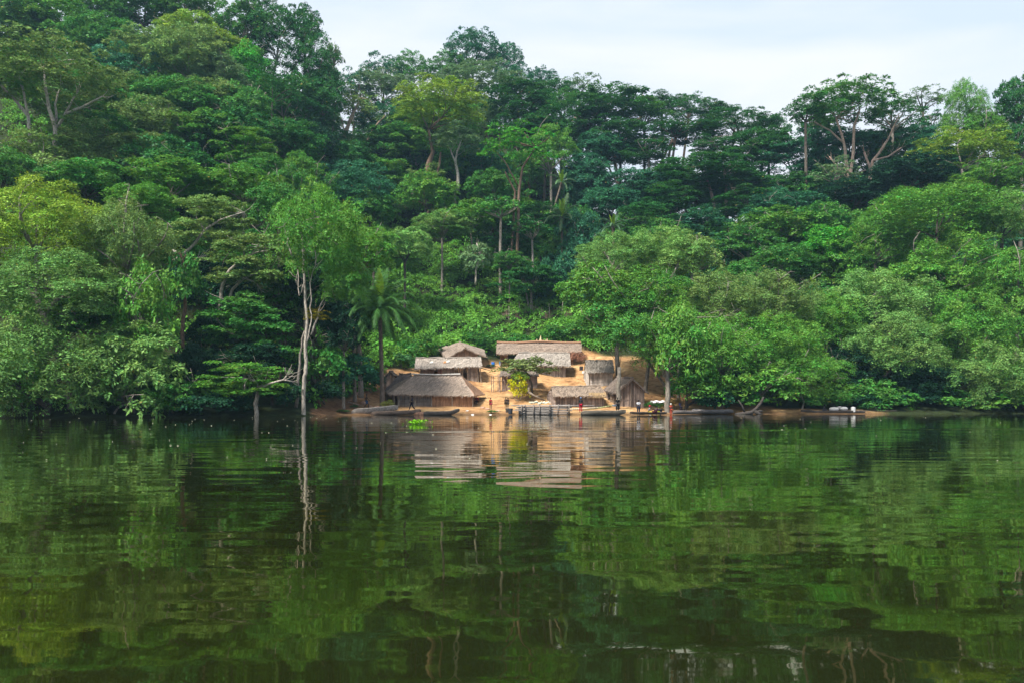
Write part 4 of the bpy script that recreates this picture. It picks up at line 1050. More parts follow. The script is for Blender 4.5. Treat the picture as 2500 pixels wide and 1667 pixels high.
for q, y_, c_ in ((1053, 886, (.62,.60,.57)), (1093, 884, (.60,.58,.56)), (1086, 886, (.40,.20,.09))):
    mb = MB(); c0 = P(q, y_, 117.25) + Vector((0, -.1, .12)); w = .22
    mb.add([c0 + Vector((-w,-.08,-.14)), c0 + Vector((w*.9,-.1,-.10)), c0 + Vector((w*1.2,.12,.16)), c0 + Vector((-w*.5,.12,.12)), c0 + Vector((0,-.04,.04))], [(0,1,4),(1,2,4),(2,3,4),(3,0,4)])
    h_.put(mb, 'roof_patch', CLOTH, c_, 'rust brown scrap on the roof' if c_[0] < .5 else 'white scrap on the roof')

# C: gable hut
h_ = Hut('hut with a brown woven gable and broad sloping thatch, highest of the left huts', at(1130, 129.5), (.25,.185,.14), 5)
AF, AB = P(1137, 849, 125.6), P(1122, 835, 132.5)
h_.roof(P(1091, 874, 125.5), P(1070, 851, 132.5), P(1187, 871, 125.5), P(1180, 852, 132.5), AF, AB, thick=.18, strands=16, col=(.191,.162,.142))
zl, zr_, za = zat(872, 126.4), zat(866, 126.4), zat(851.5, 126.4)
h_.wall(at(1097, 126.4), at(1166, 126.4), lambda t: (zl + (za - zl) * t / .58) if t < .58 else (za + (zr_ - za) * (t - .58) / .42), 'mat', col=(.26,.19,.145))
h_.wall(at(1097, 126.4), at(1080, 132), (zl, zat(858, 132)), 'cane'); h_.wall(at(1166, 126.4), at(1158, 132), (zr_, zat(852, 132)), 'cane'); h_.wall(at(1080, 132), at(1158, 132), zat(856, 132), 'cane')

# D: long hut at the back
h_ = Hut('longest hut at the back of the village with an orange tinted ridge', at(1315, 131), (.24,.145,.09), 6)
h_.roof(P(1211, 863, 128.4), P(1420, 859, 128.4), P(1213, 858, 134.4), P(1420, 856, 134.4), P(1213, 837, 131.4), P(1420, 838, 131.4), thick=.24, strands=14, col=(.188,.155,.132), a0=.5)
mb = MB(); pts = [P(1213 + 205*t, 836.0 + 1.5*math.sin(9*t), 131.3) + Vector((0, 0, .06)) for t in np.linspace(0, 1, 24)]; mb.tube(pts, .15, n=7, a=.5); h_.put(mb, 'ridge_thatch', THATCH, (.31,.175,.11), 'orange brown fresh thatch along the ridge')
zt = zat(862, 129.3)
seg(h_, 129.3, 1222, 1240, zt, 'cane'); seg(h_, 129.3, 1270, 1400, zt, 'cane'); seg(h_, 129.3, 1240, 1270, zat(883, 129.3), 'cane')
h_.wall(at(1222, 129.3), at(1224, 133.8), zt, 'cane'); h_.wall(at(1224, 133.8), at(1400, 133.8), zt, 'cane'); h_.wall(at(1400, 129.3), at(1398, 133.8), zt, 'cane')
for q in (1222, 1239, 1268, 1274): h_.post(at(q, 129.1), zt, .07, (.26,.21,.17))
mb = MB()
for k in range(260):
    q = P(random.uniform(1388, 1430), random.uniform(858, 872), random.uniform(127.6, 129)); d = Vector((random.uniform(-.5,.5), random.uniform(-.3,.3), random.uniform(-.9,.1))).normalized() * random.uniform(.3,.9)
    mb.tube([q, q + d], .02, n=3, a=random.random(), cap=False)
h_.put(mb, 'loose_thatch', THATCH, (.30,.15,.10), 'reddish straw falling from the right end of the roof')

# E: pale board hut
h_ = Hut('hut with a pale grey roof and whitish board wall, in front of the longest hut', at(1325, 122.5), (.40,.365,.34), 7)
h_.roof(P(1246, 889, 120.2), P(1394, 893, 120.2), P(1262, 882, 125.6), P(1393, 884, 125.6), P(1266, 861, 123), P(1391, 862, 123), thick=.2, strands=22, col=(.244,.231,.218), a0=.6)
zt = zat(890, 121)
seg(h_, 121, 1262, 1380, zt, 'plank', (.42,.375,.35)); h_.wall(at(1262, 121), at(1266, 125), zt, 'cane'); h_.wall(at(1380, 121), at(1380, 125), zt, 'cane'); h_.wall(at(1266, 125), at(1380, 125), zt, 'cane')
for q in (1264, 1345, 1379): h_.post(at(q, 120.9), zt, .06, (.38,.34,.31))

# F: open kitchen shelter
h_ = Hut('half open shelter of sticks and planks beside the two young trees', at(1262, 114.5), (.30,.225,.20), 8, name='open_shelter', cat='shelter')
h_.roof(P(1220, 916, 112.6), P(1316, 916, 112.6), P(1222, 910, 116.6), P(1314, 910, 116.6), P(1222, 903, 114.6), P(1314, 903, 114.6), thick=.14, strands=10, col=(.145,.125,.112))
z1 = zat(915, 113.2)
seg(h_, 113.2, 1246, 1310, z1, 'plank', (.33,.25,.225)); seg(h_, 113.2, 1226, 1246, zat(929, 113.2), 'plank', (.31,.24,.215))
h_.wall(at(1226, 116), at(1310, 116), z1, 'cane'); h_.wall(at(1310, 113.2), at(1310, 116), z1, 'plank')
for q in (1200, 1205, 1216, 1220, 1226, 1232, 1246): h_.post(at(q, 112.9), zat(912 if q > 1210 else 916, 113), .05 if q != 1220 else .1, (.24,.17,.13))
mb = MB(); 
for z in (918, 929): mb.tube([P(1199, z, 112.8), P(1228, z, 112.8)], .035, n=5)
h_.put(mb, 'rail', BARK, (.26,.19,.14))

# G: small tall hut
h_ = Hut('small upright hut with whitish board walls at the right edge of the clearing', at(1458, 118), (.40,.365,.34), 9)
zt = zat(908, 116)
h_.roof(P(1434, 908, 115.5), P(1500, 908, 115.5), P(1426, 900, 120.4), P(1494, 900, 120.4), P(1429, 880, 118), P(1496, 880, 118), thick=.14, strands=18, col=(.205,.191,.175), a0=.55)
seg(h_, 116, 1438, 1494, zt, 'plank', (.38,.345,.325)); h_.wall(at(1425, 119.8), at(1438, 116), lambda t: zt + (zat(884,118) - zt) * (1 - abs(2*t-1)), 'plank', col=(.47,.44,.41)); h_.wall(at(1425, 119.8), at(1488, 119.8), zt, 'plank'); h_.wall(at(1494, 116), at(1488, 119.8), zt, 'plank')
h_.post(at(1438, 115.9), zt, .05, (.2,.17,.15))

# H: long front hut
h_ = Hut('low hut of grey brown canes with ragged straw eaves on the beach behind the canoe', at(1412, 105), (.265,.215,.185), 10)
zt = zat(962, 103.6)
h_.roof(P(1350, 967, 102.9), P(1479, 963, 102.9), P(1340, 955, 107.6), P(1470, 953, 107.6), P(1346, 944, 105.3), P(1466, 941, 105.3), thick=.16, strands=20, amp=.05, col=(.188,.155,.129))
seg(h_, 103.6, 1352, 1474, zt, 'cane', (.27,.215,.185)); h_.wall(at(1336, 107), at(1352, 103.6), lambda t: zt + .5 * (1 - abs(2*t-1)), 'cane', col=(.27,.215,.19)); h_.wall(at(1336, 107), at(1466, 107), zt, 'cane'); h_.wall(at(1474, 103.6), at(1466, 107), zt, 'cane')
mb = MB()
for k in range(620):
    u = random.random(); q = P(1438 + 41*u, 957 + random.uniform(0, 6), 103.0 - random.uniform(0, .1)) ; d = Vector((random.uniform(-.25,.25), -random.uniform(.1,.35), -random.uniform(.5,1))).normalized() * random.uniform(.2,.5)
    mb.tube([q, q + d], .018, n=3, a=random.random(), cap=False)
h_.put(mb, 'straw_fringe', THATCH, (.42,.30,.17), 'yellow straw hanging over the right end of the eave')

# I: gabled front hut
h_ = Hut('gabled hut of tall dark canes facing the river, behind the man in white', at(1535, 106.5), (.235,.175,.145), 11)
AF, AB = P(1545, 922, 103.4), P(1506, 921, 109.5)
h_.roof(P(1502, 959, 103.4), P(1473, 950, 109.3), P(1584, 958, 103.4), P(1552, 945, 109.3), AF, AB, thick=.2, strands=18, amp=.045, col=(.145,.122,.109))
zl, za = zat(955, 104), zat(926, 104)
h_.wall(at(1511, 104), at(1572, 104), lambda t: (zl + (za - zl) * t / .56) if t < .56 else (za + (zl - za) * (t - .56) / .44), 'cane', col=(.25,.19,.16))
h_.wall(at(1479, 109), at(1484, 108.2), zat(951, 108.5), 'cane'); h_.wall(at(1490, 107), at(1511, 104), (zat(953,107), zl), 'cane', col=(.27,.20,.15))
h_.wall(at(1572, 104), at(1545, 109), (zl, zat(948,109)), 'cane'); h_.wall(at(1479, 109), at(1545, 109), zat(948,109), 'cane')
for q, y_ in ((1485, 108.0), (1490, 107.1), (1511, 103.9), (1541, 103.9), (1572, 103.9)): h_.post(at(q, y_), zat(953 if q != 1541 else 930, y_), .06, (.2,.16,.13))

# J, K: huts under the right bank trees
h_ = Hut('grey hut half hidden under leaves right of the thick riverside trunk', at(1722, 109.5), (.22,.18,.165), 12)
h_.roof(P(1682, 966, 107.4), P(1766, 966, 107.4), P(1682, 960, 112), P(1766, 960, 112), P(1684, 948, 109.7), P(1762, 948, 109.7), thick=.16, strands=12, col=(.165,.149,.135))
seg(h_, 108, 1690, 1760, zat(963, 108), 'cane'); h_.wall(at(1690, 108), at(1690, 111.5), zat(963,108), 'cane'); h_.wall(at(1760, 108), at(1760, 111.5), zat(963,108), 'cane'); h_.wall(at(1690, 111.5), at(1760, 111.5), zat(963,108), 'cane')

# ---------------------------------------------------------------- boats
def canoe(label, a, b_, W_, Hd, ra, rb, col, seed=0, name='dugout_canoe', full=.5):
    """a, b_: the two ends (world, at the keel); ra, rb how far each end lifts"""
    r = np.random.default_rng(seed); a = Vector(a); b_ = Vector(b_); d = b_ - a; Ln = d.length; al = d.normalized(); si = Vector((-al.y, al.x, 0)).normalized()
    root = empty(name, a.lerp(b_, .5), label, 'boat'); base = root.location.copy()
    n = 22; m = 9
    def sect(t, k, inner):
        e = abs(2*t - 1); w = W_ * .5 * (1 - e**4 * .86) ; lift = (ra if t < .5 else rb) * max(0, (e - full) / (1 - full))**2
        hh = Hd * (1 - .45 * max(0, (e - .85) / .15)); c = a + d * t + Vector((0, 0, lift + .01 * math.sin(9*t + seed)))
        an = math.pi * k / (m - 1); th = .05 if inner else 0
        return c + si * (-math.cos(an) * (w - th)) + Vector((0, 0, hh - (hh - th) * math.sin(an) ** .8))
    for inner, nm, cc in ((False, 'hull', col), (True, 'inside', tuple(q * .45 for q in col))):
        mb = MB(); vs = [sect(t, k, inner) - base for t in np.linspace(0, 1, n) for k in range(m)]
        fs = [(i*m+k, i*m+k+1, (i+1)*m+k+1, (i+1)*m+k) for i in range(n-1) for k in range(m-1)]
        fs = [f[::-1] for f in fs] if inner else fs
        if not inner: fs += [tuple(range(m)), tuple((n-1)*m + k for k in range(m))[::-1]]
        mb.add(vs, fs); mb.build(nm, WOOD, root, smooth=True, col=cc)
    mb = MB()
    for s_ in (0, m-1):
        mb.tube([(sect(t, s_, False) + sect(t, s_, True)) * .5 - base + Vector((0,0,.005)) for t in np.linspace(0, 1, n)], .035, n=5, a=.65)
    mb.build('rim', WOOD, root, smooth=True, col=col)
    return root
canoe('large pale grey log canoe at the left end of the beach, its right end raised', P(858, 1013, 93.6), P(972, 1003, 96.3), .95, .62, .0, .22, (.30,.265,.235), 1)
canoe('brown canoe lying behind the pale log canoe on the shore', P(905, 1014, 93.9), P(1028, 1010, 94.6), .8, .42, 0, .28, (.22,.155,.12), 2)
canoe('dark canoe with a raised pointed bow left of the garden patch', P(1034, 1014.5, 93.4), P(1122, 1012, 94.4), .8, .42, .1, .42, (.155,.125,.105), 3, full=.3)
canoe('grey canoe with black ends below the man in red trousers', P(1418, 1013.5, 93.2), P(1528, 1013, 93.6), .85, .50, .05, .25, (.17,.145,.115), 4)
canoe('flat dark canoe beside the washing women', P(1537, 1010, 94.5), P(1628, 1010.5, 95.3), .6, .22, .1, .05, (.10,.075,.06), 5)
canoe('grey canoe right of the thick riverside trunk', P(1642, 1010, 98), P(1716, 1010, 98.6), .85, .36, .05, .2, (.19,.165,.155), 6)
canoe('second grey canoe partly covered by leaves, right of the thick riverside trunk', P(1690, 1008.5, 100), P(1790, 1008.5, 100.8), .85, .42, .2, .1, (.17,.155,.155), 7)
CL = canoe('long low canoe carrying white sacks at the right', P(1955, 1009, 103.5), P(2112, 1008.5, 104.4), .85, .34, .25, .05, (.10,.085,.075), 8)
canoe('dark thin canoe at the right end of the row of boats', P(2095, 1007, 106), P(2190, 1007, 106.6), .7, .26, .05, .1, (.085,.07,.06), 9)
def blob(name, label, cat, c, rad, mat, col, jit=.06, group=None, nu=12, nv=8):
    mb = MB(); mb.ellipsoid((0, 0, 0), rad, nu, nv, jit=jit); o = mb.build(name, mat, smooth=True, col=col, loc=c); return tag(o, label, cat, group)
blob('sack', 'white sack lying in the left half of the long canoe', 'sack', P(2036, 998, 103.9), (.62,.3,.26), CLOTH, (.58,.56,.55))
blob('sack', 'white sack right of the other one in the long canoe', 'sack', P(2060, 997, 103.95), (.5,.28,.24), CLOTH, (.55,.54,.53))
blob('sack', 'small grey sack between the white sacks of the long canoe', 'sack', P(2049, 995, 104.1), (.35,.25,.22), CLOTH, (.36,.34,.33))
mb = MB(); c = P(2083, 999, 104.1); mb.tube([(0,0,-.3),(0,0,-.28),(0,0,.26),(0,0,.3)], [.24,.27,.27,.2], n=14); o = mb.build('drum', PLASTIC, smooth=False, col=(.6,.6,.6), loc=c); tag(o, 'pale plastic drum standing in the right end of the long canoe', 'drum')
mb = MB(); mb.tube([(0,0,.26),(0,0,.36)], [.1,.1], n=10); mb.build('lid', PLASTIC, o, col=(.35,.35,.38))
blob('clay_lump', 'pinkish clay lump between the brown canoe and the dark canoe', 'clay', P(1026, 1011.5, 93.8), (.8,.5,.33), STONE, (.33,.17,.105), jit=.1, nu=9, nv=6)
for i, (qx, qy, s, lb) in enumerate(((889, 985, .32, 'pinkish stone heap left of the palm trunk'), (878, 962, .3, 'pale stone up the slope left of the palm'), (920, 995, .26, 'pink stone in front of the palm foot'), (905, 992, .16, 'small pink stone near the palm foot'),
        (1216, 1004, .2, 'small stone on the shore left of the pole rack'), (1190, 999, .22, 'stone below the child in red'), (1178, 996, .2, 'stone right of the person in the red shirt'))):
    Y = solveY(qx, qy); p_ = at(qx, Y); blob('stone', lb, 'stone', p_ + Vector((0,0,s*.2)), (s*1.5,s,s*.8), STONE, (.36,.22,.16), jit=.13, nu=9, nv=6)
# driftwood
def wood_thing(name, label, cat, lines, Y, col, extra=0):
    c0 = V(*lines[0][0][:2], Y) if False else P(*lines[0][0][:2], Y); root = empty(name, c0, label, cat); mb = MB()
    for ln in lines:
        pts = [P(q[0], q[1], Y + (q[3] if len(q) > 3 else 0)) - c0 for q in ln]; mb.tube(pts, [q[2] / F * Y * .5 for q in ln], n=7)
    o = mb.build('trunk', BARK, root, smooth=True, col=col); return root
wood_thing('driftwood', 'dark curved driftwood trunk lying in the water at the right bank', 'driftwood', [[(1795,1010,6),(1815,1009,10),(1835,1006,10),(1848,995,8),(1858,982,7),(1864,968,5)],[(1842,1002,11),(1852,1009,10),(1858,1012,9)],[(1850,1003,7),(1862,1002,3)],[(1818,1006,6),(1812,990,4),(1802,975,2)]], 100, (.045,.038,.034))
wood_thing('bamboo_pole', 'long pale bamboo pole lying behind the canoe with black ends', 'pole', [[(1385,998,3.5),(1420,997,4),(1460,994,3.5)]], 99, (.42,.37,.27))
wood_thing('bamboo_pole', 'greenish bamboo pole lying in front of the gabled hut', 'pole', [[(1420,999,3),(1455,996,3.5),(1500,988,3)]], 99.6, (.26,.27,.12))
wood_thing('branch', 'bare dead branch lying uphill of the yellow green tree', 'branch', [[(1288,955,7),(1305,966,5),(1330,977,3)],[(1290,945,6),(1292,958,5)],[(1305,966,3),(1318,966,2)]], 105.6, (.17,.14,.11))
wood_thing('branch', 'thin stick lying on the slope right of the long low hut', 'branch', [[(1168,895,2.5),(1185,901,2),(1197,904,1.5)]], 119, (.2,.15,.11))
wood_thing('branch', 'branch on the slope beside the left bushes', 'branch', [[(850,981,3),(868,985,3),(885,990,2)]], 99, (.25,.19,.14))

# pole rack
root = empty('pole_rack', P(1325, 1012, 95.2), 'crib of stacked poles standing at the water in the middle of the beach', 'rack'); b0 = root.location.copy(); rr = np.random.default_rng(3)
for i, (x0, x1, y_, w) in enumerate(((1256,1452,989,4.5),(1262,1395,993,5),(1268,1392,997,4.5),(1262,1394,1001,4.5),(1275,1390,1005,4.5),(1278,1385,1009,4))):
    for dy in (0, 1.6):
        mb = MB(); sh = rr.uniform(-4, 4) * (1 + dy); mb.tube([P(x0 + sh, y_ + rr.uniform(-1,1), 95 + dy) - b0, P((x0+x1)/2, y_ + rr.uniform(-.8,.8), 95 + dy) - b0, P(min(x1, 1400 if dy else 1460) + sh, y_ + rr.uniform(-1,1), 95 + dy) - b0], w / 76, n=7)
        mb.build('pole', WOOD, root, smooth=True, col=(.23,.205,.19) if i % 2 else (.30,.265,.24))
for x in (1273, 1282, 1303, 1318, 1341, 1344, 1362, 1390):
    mb = MB(); mb.tube([P(x, 1013, 94.85) - b0, P(x + rr.uniform(-1.5,1.5), 986, 94.85) - b0], .06, n=6); mb.build('stake', WOOD, root, smooth=True, col=(.17,.145,.13))
for x in (1280, 1342, 1385):
    for y_ in (991, 999, 1007):
        mb = MB(); mb.tube([P(x, y_, 94.7) - b0, P(x + 1, y_, 97) - b0], .07, n=6); mb.build('cross_pole', WOOD, root, smooth=True, col=(.13,.115,.11))
mb = MB(); mb.box(P(1266, 1010, 95.6) - b0, P(1350, 992, 96.4) - b0 ); 
tp = mb.build('dark_backing', PLASTIC, root, col=(.02,.022,.028))  # near-black box added behind the front poles to darken the gaps
mb = MB()
for k in range(9):
    c = P(1298 + k * 5, 983 - abs(k-5) * .4, 95.5 + rr.uniform(0, .8)); d = Vector((rr.uniform(.4,.9), rr.uniform(-.3,.3), rr.uniform(-.1,.35)))
    mb.add([c - d*.5 + Vector((0,-.12,0)), c + d*.5 + Vector((0,-.12,0)), c + d*.5 + Vector((0,.12,.06)), c - d*.5 + Vector((0,.12,.06))], [(0,1,2,3)], a=rr.uniform(.4,.9))
    mb.add([c - d*.5 + Vector((0,-.12,-.05)), c + d*.5 + Vector((0,-.12,-.05)), c + d*.5 + Vector((0,-.12,0)), c - d*.5 + Vector((0,-.12,0))], [(0,1,2,3)], a=.4)
o = mb.build('palm_offcuts', CLOTH, col=(.50,.50,.40)); tag(o, 'heap of whitish cut palm strips on top of the pole rack', 'offcuts')
# small vessels and litter
def bucket(label, px, py, s, col, name='bucket', Y=None):
    Y = Y or solveY(px, py); p_ = at(px, Y); mb = MB(); n = 14
    mb.tube([(0,0,0),(0,0,s*.05),(0,0,s)], [s*.30,s*.36,s*.46], n=n, cap=False); mb.tube([(0,0,s),(0,0,s*1.03),(0,0,s*.2)], [s*.46,s*.43,s*.33], n=n, cap=False)
    mb.add([(math.cos(6.283*k/n)*s*.36, math.sin(6.283*k/n)*s*.36, s*.06) for k in range(n)], [tuple(range(n))])
    o = mb.build(name, PLASTIC, col=col, loc=p_, smooth=False); tag(o, label, name)
    h2 = MB(); h2.tube([(math.cos(t)*s*.46, 0, s*1.0 + math.sin(t)*s*.35) for t in np.linspace(0, math.pi, 8)], s*.02, n=4); h2.build('handle', PLASTIC, o, col=(.3,.3,.3))
bucket('bright blue tub on the slope, left one of two', 1204, 894, .62, (.03,.20,.75), name='tub')
bucket('teal blue tub on the slope, right one of two', 1223, 892, .6, (.02,.24,.50), name='tub')
bucket('dark round pot at the waterline left of the pole rack', 1246, 1010, .62, (.03,.035,.05), name='pot')
bucket('smaller dark pot beside the round one at the waterline', 1238, 1006, .42, (.05,.05,.05), name='pot')
bucket('white bucket beside the crouching woman', 1588, 1010, .30, (.7,.72,.78))
bucket('yellow bucket at the right of the women washing', 1609, 1009, .42, (.45,.50,.04))
bucket('blue bucket in front of the half hidden hut on the right', 1661, 990, .4, (.04,.09,.55))
for i, (qx, qy, lb) in enumerate(((1153,1012,'white litter scrap on the mud under the child in red'),(1208,1004,'white litter beside the garden patch'),(1282,1012,'white scrap under the pole rack'),(1196,1013,'white scrap at the waterline left of the garden patch'),(1072,1012,'white foam scrap beside the dark canoe'),(1140,1003,'white scrap right of the dark canoe bow'))):
    Y = solveY(qx, qy); p_ = at(qx, Y); mb = MB(); s = .17
    mb.add([Vector((-s,-.06,.02)), Vector((s*.8,-.1,.04)), Vector((s*1.3,.06,.1)), Vector((-s*.6,.1,.08)), Vector((.05,0,.12)), Vector((.02,0,.0))], [(0,1,4),(1,2,4),(2,3,4),(3,0,4),(1,0,5),(2,1,5),(3,2,5),(0,3,5)])
    o = mb.build('litter', CLOTH, loc=p_, col=(.62,.61,.60)); tag(o, lb, 'litter')
# laundry on the garden patch, dark cloth by the upright hut
mb = MB(); rr = np.random.default_rng(8)
for k in range(14):
    c = P(1592 + k * 2.4, 980 + 1.5*math.sin(k), 102.2 + .3*math.sin(k*2)); mb.add([c+Vector((-.22,-.1,-.08)), c+Vector((.2,-.12,-.04)), c+Vector((.24,.15,.06)), c+Vector((-.18,.16,.1)), c+Vector((0,0,.14))], [(0,1,4),(1,2,4),(2,3,4),(3,0,4)], a=rr.uniform(.4,.7))
o = mb.build('laundry', CLOTH, col=(.62,.60,.62)); tag(o, 'white washing spread over the green bushes right of the gabled hut', 'laundry')
for (qx, qy, Y, s, cc, lb) in ((1419, 897, 119, .38, (.05,.04,.04), 'dark cloth hanging at the left corner of the upright hut'), (1424, 907, 118.4, .22, (.65,.65,.66), 'white cloth hanging below the dark one at the upright hut'), (1514, 968, 103.6, .22, (.5,.48,.45), 'white cloth hanging at the left edge of the cane gable')):
    mb = MB(); n = 7; vs = []
    for j in range(6):
        for i in range(n): vs.append(Vector(((i/(n-1)-.5)*s*1.3, .06*math.sin(i*2+j*.3), -j/5*s*1.5)))
    fs = [(j*n+i, j*n+i+1, (j+1)*n+i+1, (j+1)*n+i) for j in range(5) for i in range(n-1)]; mb.add(vs, fs); 
    o = mb.build('cloth', CLOTH, loc=P(qx, qy, Y) + Vector((0,-.1,s*.5)), col=cc, smooth=True); tag(o, lb, 'cloth')
# stick fence
root = empty('stick_fence', V(1240, 728, 150), 'thin stick fence on the slope under the umbrella tree', 'fence'); b0 = root.location.copy(); rr = np.random.default_rng(4); mb = MB()
for k in range(90):
    px = 1226 + k * 1.9; p_ = at(px, 150 + .4*math.sin(k*.2)); mb.tube([p_ - b0, p_ - b0 + Vector((rr.normal()*.06, 0, rr.uniform(1.2, 1.7)))], .035, n=4, a=rr.random())
mb.build('stick_panel', BARK, root, col=(.20,.135,.11))
for k in range(6):
    px = 1240 + k * 26 + rr.uniform(-5,5); p_ = at(px, 149.8); m2 = MB(); m2.tube([p_ - b0, p_ - b0 + Vector((rr.normal()*.15, 0, rr.uniform(1.8, 3.0)))], .06, n=5); m2.build('post', BARK, root, col=(.26,.23,.19))
m2 = MB()
for z in (.5, 1.1): m2.tube([at(1226 + k*17.1, 149.9) - b0 + Vector((0,0,z)) for k in range(11)], .035, n=4)
m2.build('rail', BARK, root, col=(.2,.15,.12))
# bushes and grass of the village
def shrub(label, px, py, R, H, col, Y=None, name='bush', cat='bush', kind='bush', elev=0):
    Y = Y or solveY(px, py); p_ = at(px, Y); root = empty(name, p_, label, cat)
    k = CNT.get('vb', 0); CNT['vb'] = k + 1
    o = bpy.data.objects.new('foliage', CR[kind + str(k % 3)][0]); C.objects.link(o); o.parent = root; o.location = (0, 0, H * .45 + elev); o.scale = (R, R, H * .6); o.rotation_euler = (0, 0, k); o.color = (*col, 1)
    mb = MB()
    for j in range(6): a = j * 1.05; mb.tube([(0,0,-.1), (math.cos(a)*R*.5, math.sin(a)*R*.5, H*.5 + elev)], [.03,.012], n=4)
    mb.build('stem', BARK, root, col=(.16,.13,.09)); return root
shrub('tuft of yellowish grass between the palm foot and the largest hut', 947, 1001, .75, 1.1, (.13,.15,.04), name='grass_tuft', cat='grass')
shrub('low green weed patch on the beach below the child in red', 1203, 1008, .6, .35, (.06,.14,.03), name='weed_patch', cat='weeds')
shrub('small green weed left of the person in blue shorts', 865, 996, .45, .4, (.04,.12,.03), name='weed_patch', cat='weeds')
shrub('weed patch at the water left of the pale log canoe', 838, 1008, .7, .35, (.05,.11,.03), name='weed_patch', cat='weeds')
shrub('green bush patch under the white washing', 1592, 988, .9, 1.0, (.05,.12,.03), Y=102.6)
shrub('green bush at the right end of the white washing', 1614, 988, .9, .95, (.045,.115,.03), Y=102.4)
shrub('dry straw coloured bush right of the thick riverside trunk', 1648, 992, .8, 1.3, (.30,.22,.08), Y=103.5, name='dry_bush')
shrub('dark green bush at the left end of the long low hut', 1020, 912, 1.0, 1.4, (.03,.10,.03), Y=119)
shrub('dark bush left of the plank shed', 905, 945, 1.7, 2.6, (.02,.07,.03), Y=108.5)
shrub('bush above the plank shed under the hazy trees', 985, 885, 1.8, 2.2, (.04,.12,.035), Y=121)
shrub('small weed tuft right of the gable hut', 1198, 872, .7, .5, (.07,.13,.03), Y=128)
for (qx, Y, R, H, lb) in ((1040, 130, 2.2, 3.0, 'dark bush left of the hut with the woven gable'), (1200, 135.5, 2.4, 2.6, 'bright bush between the gable hut and the longest hut'), (1265, 138, 2.5, 3, 'bush behind the left part of the longest hut'), (1350, 138, 2.6, 3, 'bush behind the right part of the longest hut'), (1000, 126, 2.2, 3, 'dense bush above the left end of the long low hut'), (1160, 137, 2.4, 2.6, 'bush right behind the peak of the gable hut'), (1420, 137, 2.6, 3, 'bush at the right end of the longest hut')):
    shrub(lb, qx, 0, R, H, (.05,.155,.03), Y=Y)
mb = MB(); root = empty('dry_plant', at(1320, 134.6), 'bleached dry banana leaves rising behind the longest hut', 'plant'); zb_ = zat(836, 134.6) - root.location.z
for (dx, hh, w, cc) in ((-.7, 1.0, .3, .4), (-.1, 1.9, .28, 1.0), (.9, 1.1, .32, .7), (.3, .8, .2, .6)):
    mb.add([Vector((dx-.05,0,0)), Vector((dx+.05,0,0)), Vector((dx+w,-.1,zb_-.3)), Vector((dx+w*.4,0,zb_+hh*.6)), Vector((dx-w,.1,zb_-.2))], [(0,1,2,4),(4,2,3)], a=cc)
mb.build('leaf', CLOTH, root, col=(.45,.36,.22))
# floating plant
Y = 2544 / (1034.5 - 985); c = Vector(((1014 - 1250) / F * Y, Y, 0)); root = empty('water_hyacinth', c, 'bright green water hyacinth floating alone on the river', 'water plant'); rr = np.random.default_rng(12)
mb = MB(); ms_ = MB()
for k in range(95):
    a = rr.uniform(0, 6.28); d = abs(rr.normal()) * .26; bx_ = Vector((math.cos(a) * d * 1.35, math.sin(a) * d * .8, 0)); hgt_ = rr.uniform(.04, .26); tip = bx_ + Vector((math.cos(a) * .07, math.sin(a) * .07, hgt_))
    ms_.tube([bx_, tip], .009, n=4)
    u = Vector((rr.normal(), rr.normal(), rr.normal() + .5)).normalized(); w = u.orthogonal().normalized(); z2 = u.cross(w); R = rr.uniform(.035, .065)
    mb.add([tip + (w * math.cos(t) + z2 * math.sin(t) * 1.1) * R for t in np.linspace(0, 6.28, 9)[:-1]], [tuple(range(8))], a=float(rr.uniform(.5, 1)), h=float(rr.uniform(.2, .5)))
mb.build('leaves', LEAF, root, col=(.16,.42,.035)); ms_.build('stalk', LEAF, root, col=(.10,.26,.03))

# ---------------------------------------------------------------- people
def skin_mesh(name, joints, edges, mat, parent, col=None, extra=None, lv=1):
    me = bpy.data.meshes.new(name); keys = list(joints); ix = {k: i for i, k in enumerate(keys)}
    me.from_pydata([joints[k][0] for k in keys], [(ix[a], ix[b_]) for a, b_ in edges], [])
    o = bpy.data.objects.new(name, me); C.objects.link(o); o.parent = parent
    m = o.modifiers.new('skin', 'SKIN'); m.use_smooth_shade = True
    lay = me.skin_vertices[0] if me.skin_vertices else None
    if lay is None:
        bpy.context.view_layer.objects.active = o; lay = me.skin_vertices.new().data if hasattr(me.skin_vertices, 'new') else None
    for i, k in enumerate(keys):
        q = joints[k][1]; lay.data[i].radius = (q, q) if isinstance(q, (int, float)) else q
        lay.data[i].use_root = (i == 0)
    s2 = o.modifiers.new('sub', 'SUBSURF'); s2.levels = lv; s2.render_levels = lv
    me.materials.append(mat)
    if col: o.color = (*col, 1)
    return o
BASE = dict(pel=(0,0,.95), chest=(0,0,1.25), neck=(0,0,1.44), head=(0,.01,1.56), top=(0,0,1.66),
  lsh=(-.17,0,1.38), lel=(-.22,0,1.12), lwr=(-.22,.05,.88), lha=(-.22,.07,.79),
  rsh=(.17,0,1.38), rel=(.22,0,1.12), rwr=(.22,.05,.88), rha=(.22,.07,.79),
  lhip=(-.09,0,.90), lkn=(-.10,.02,.50), lan=(-.10,-.01,.09), lto=(-.10,.14,.03),
  rhip=(.09,0,.90), rkn=(.10,.02,.50), ran=(.10,-.01,.09), rto=(.10,.14,.03))
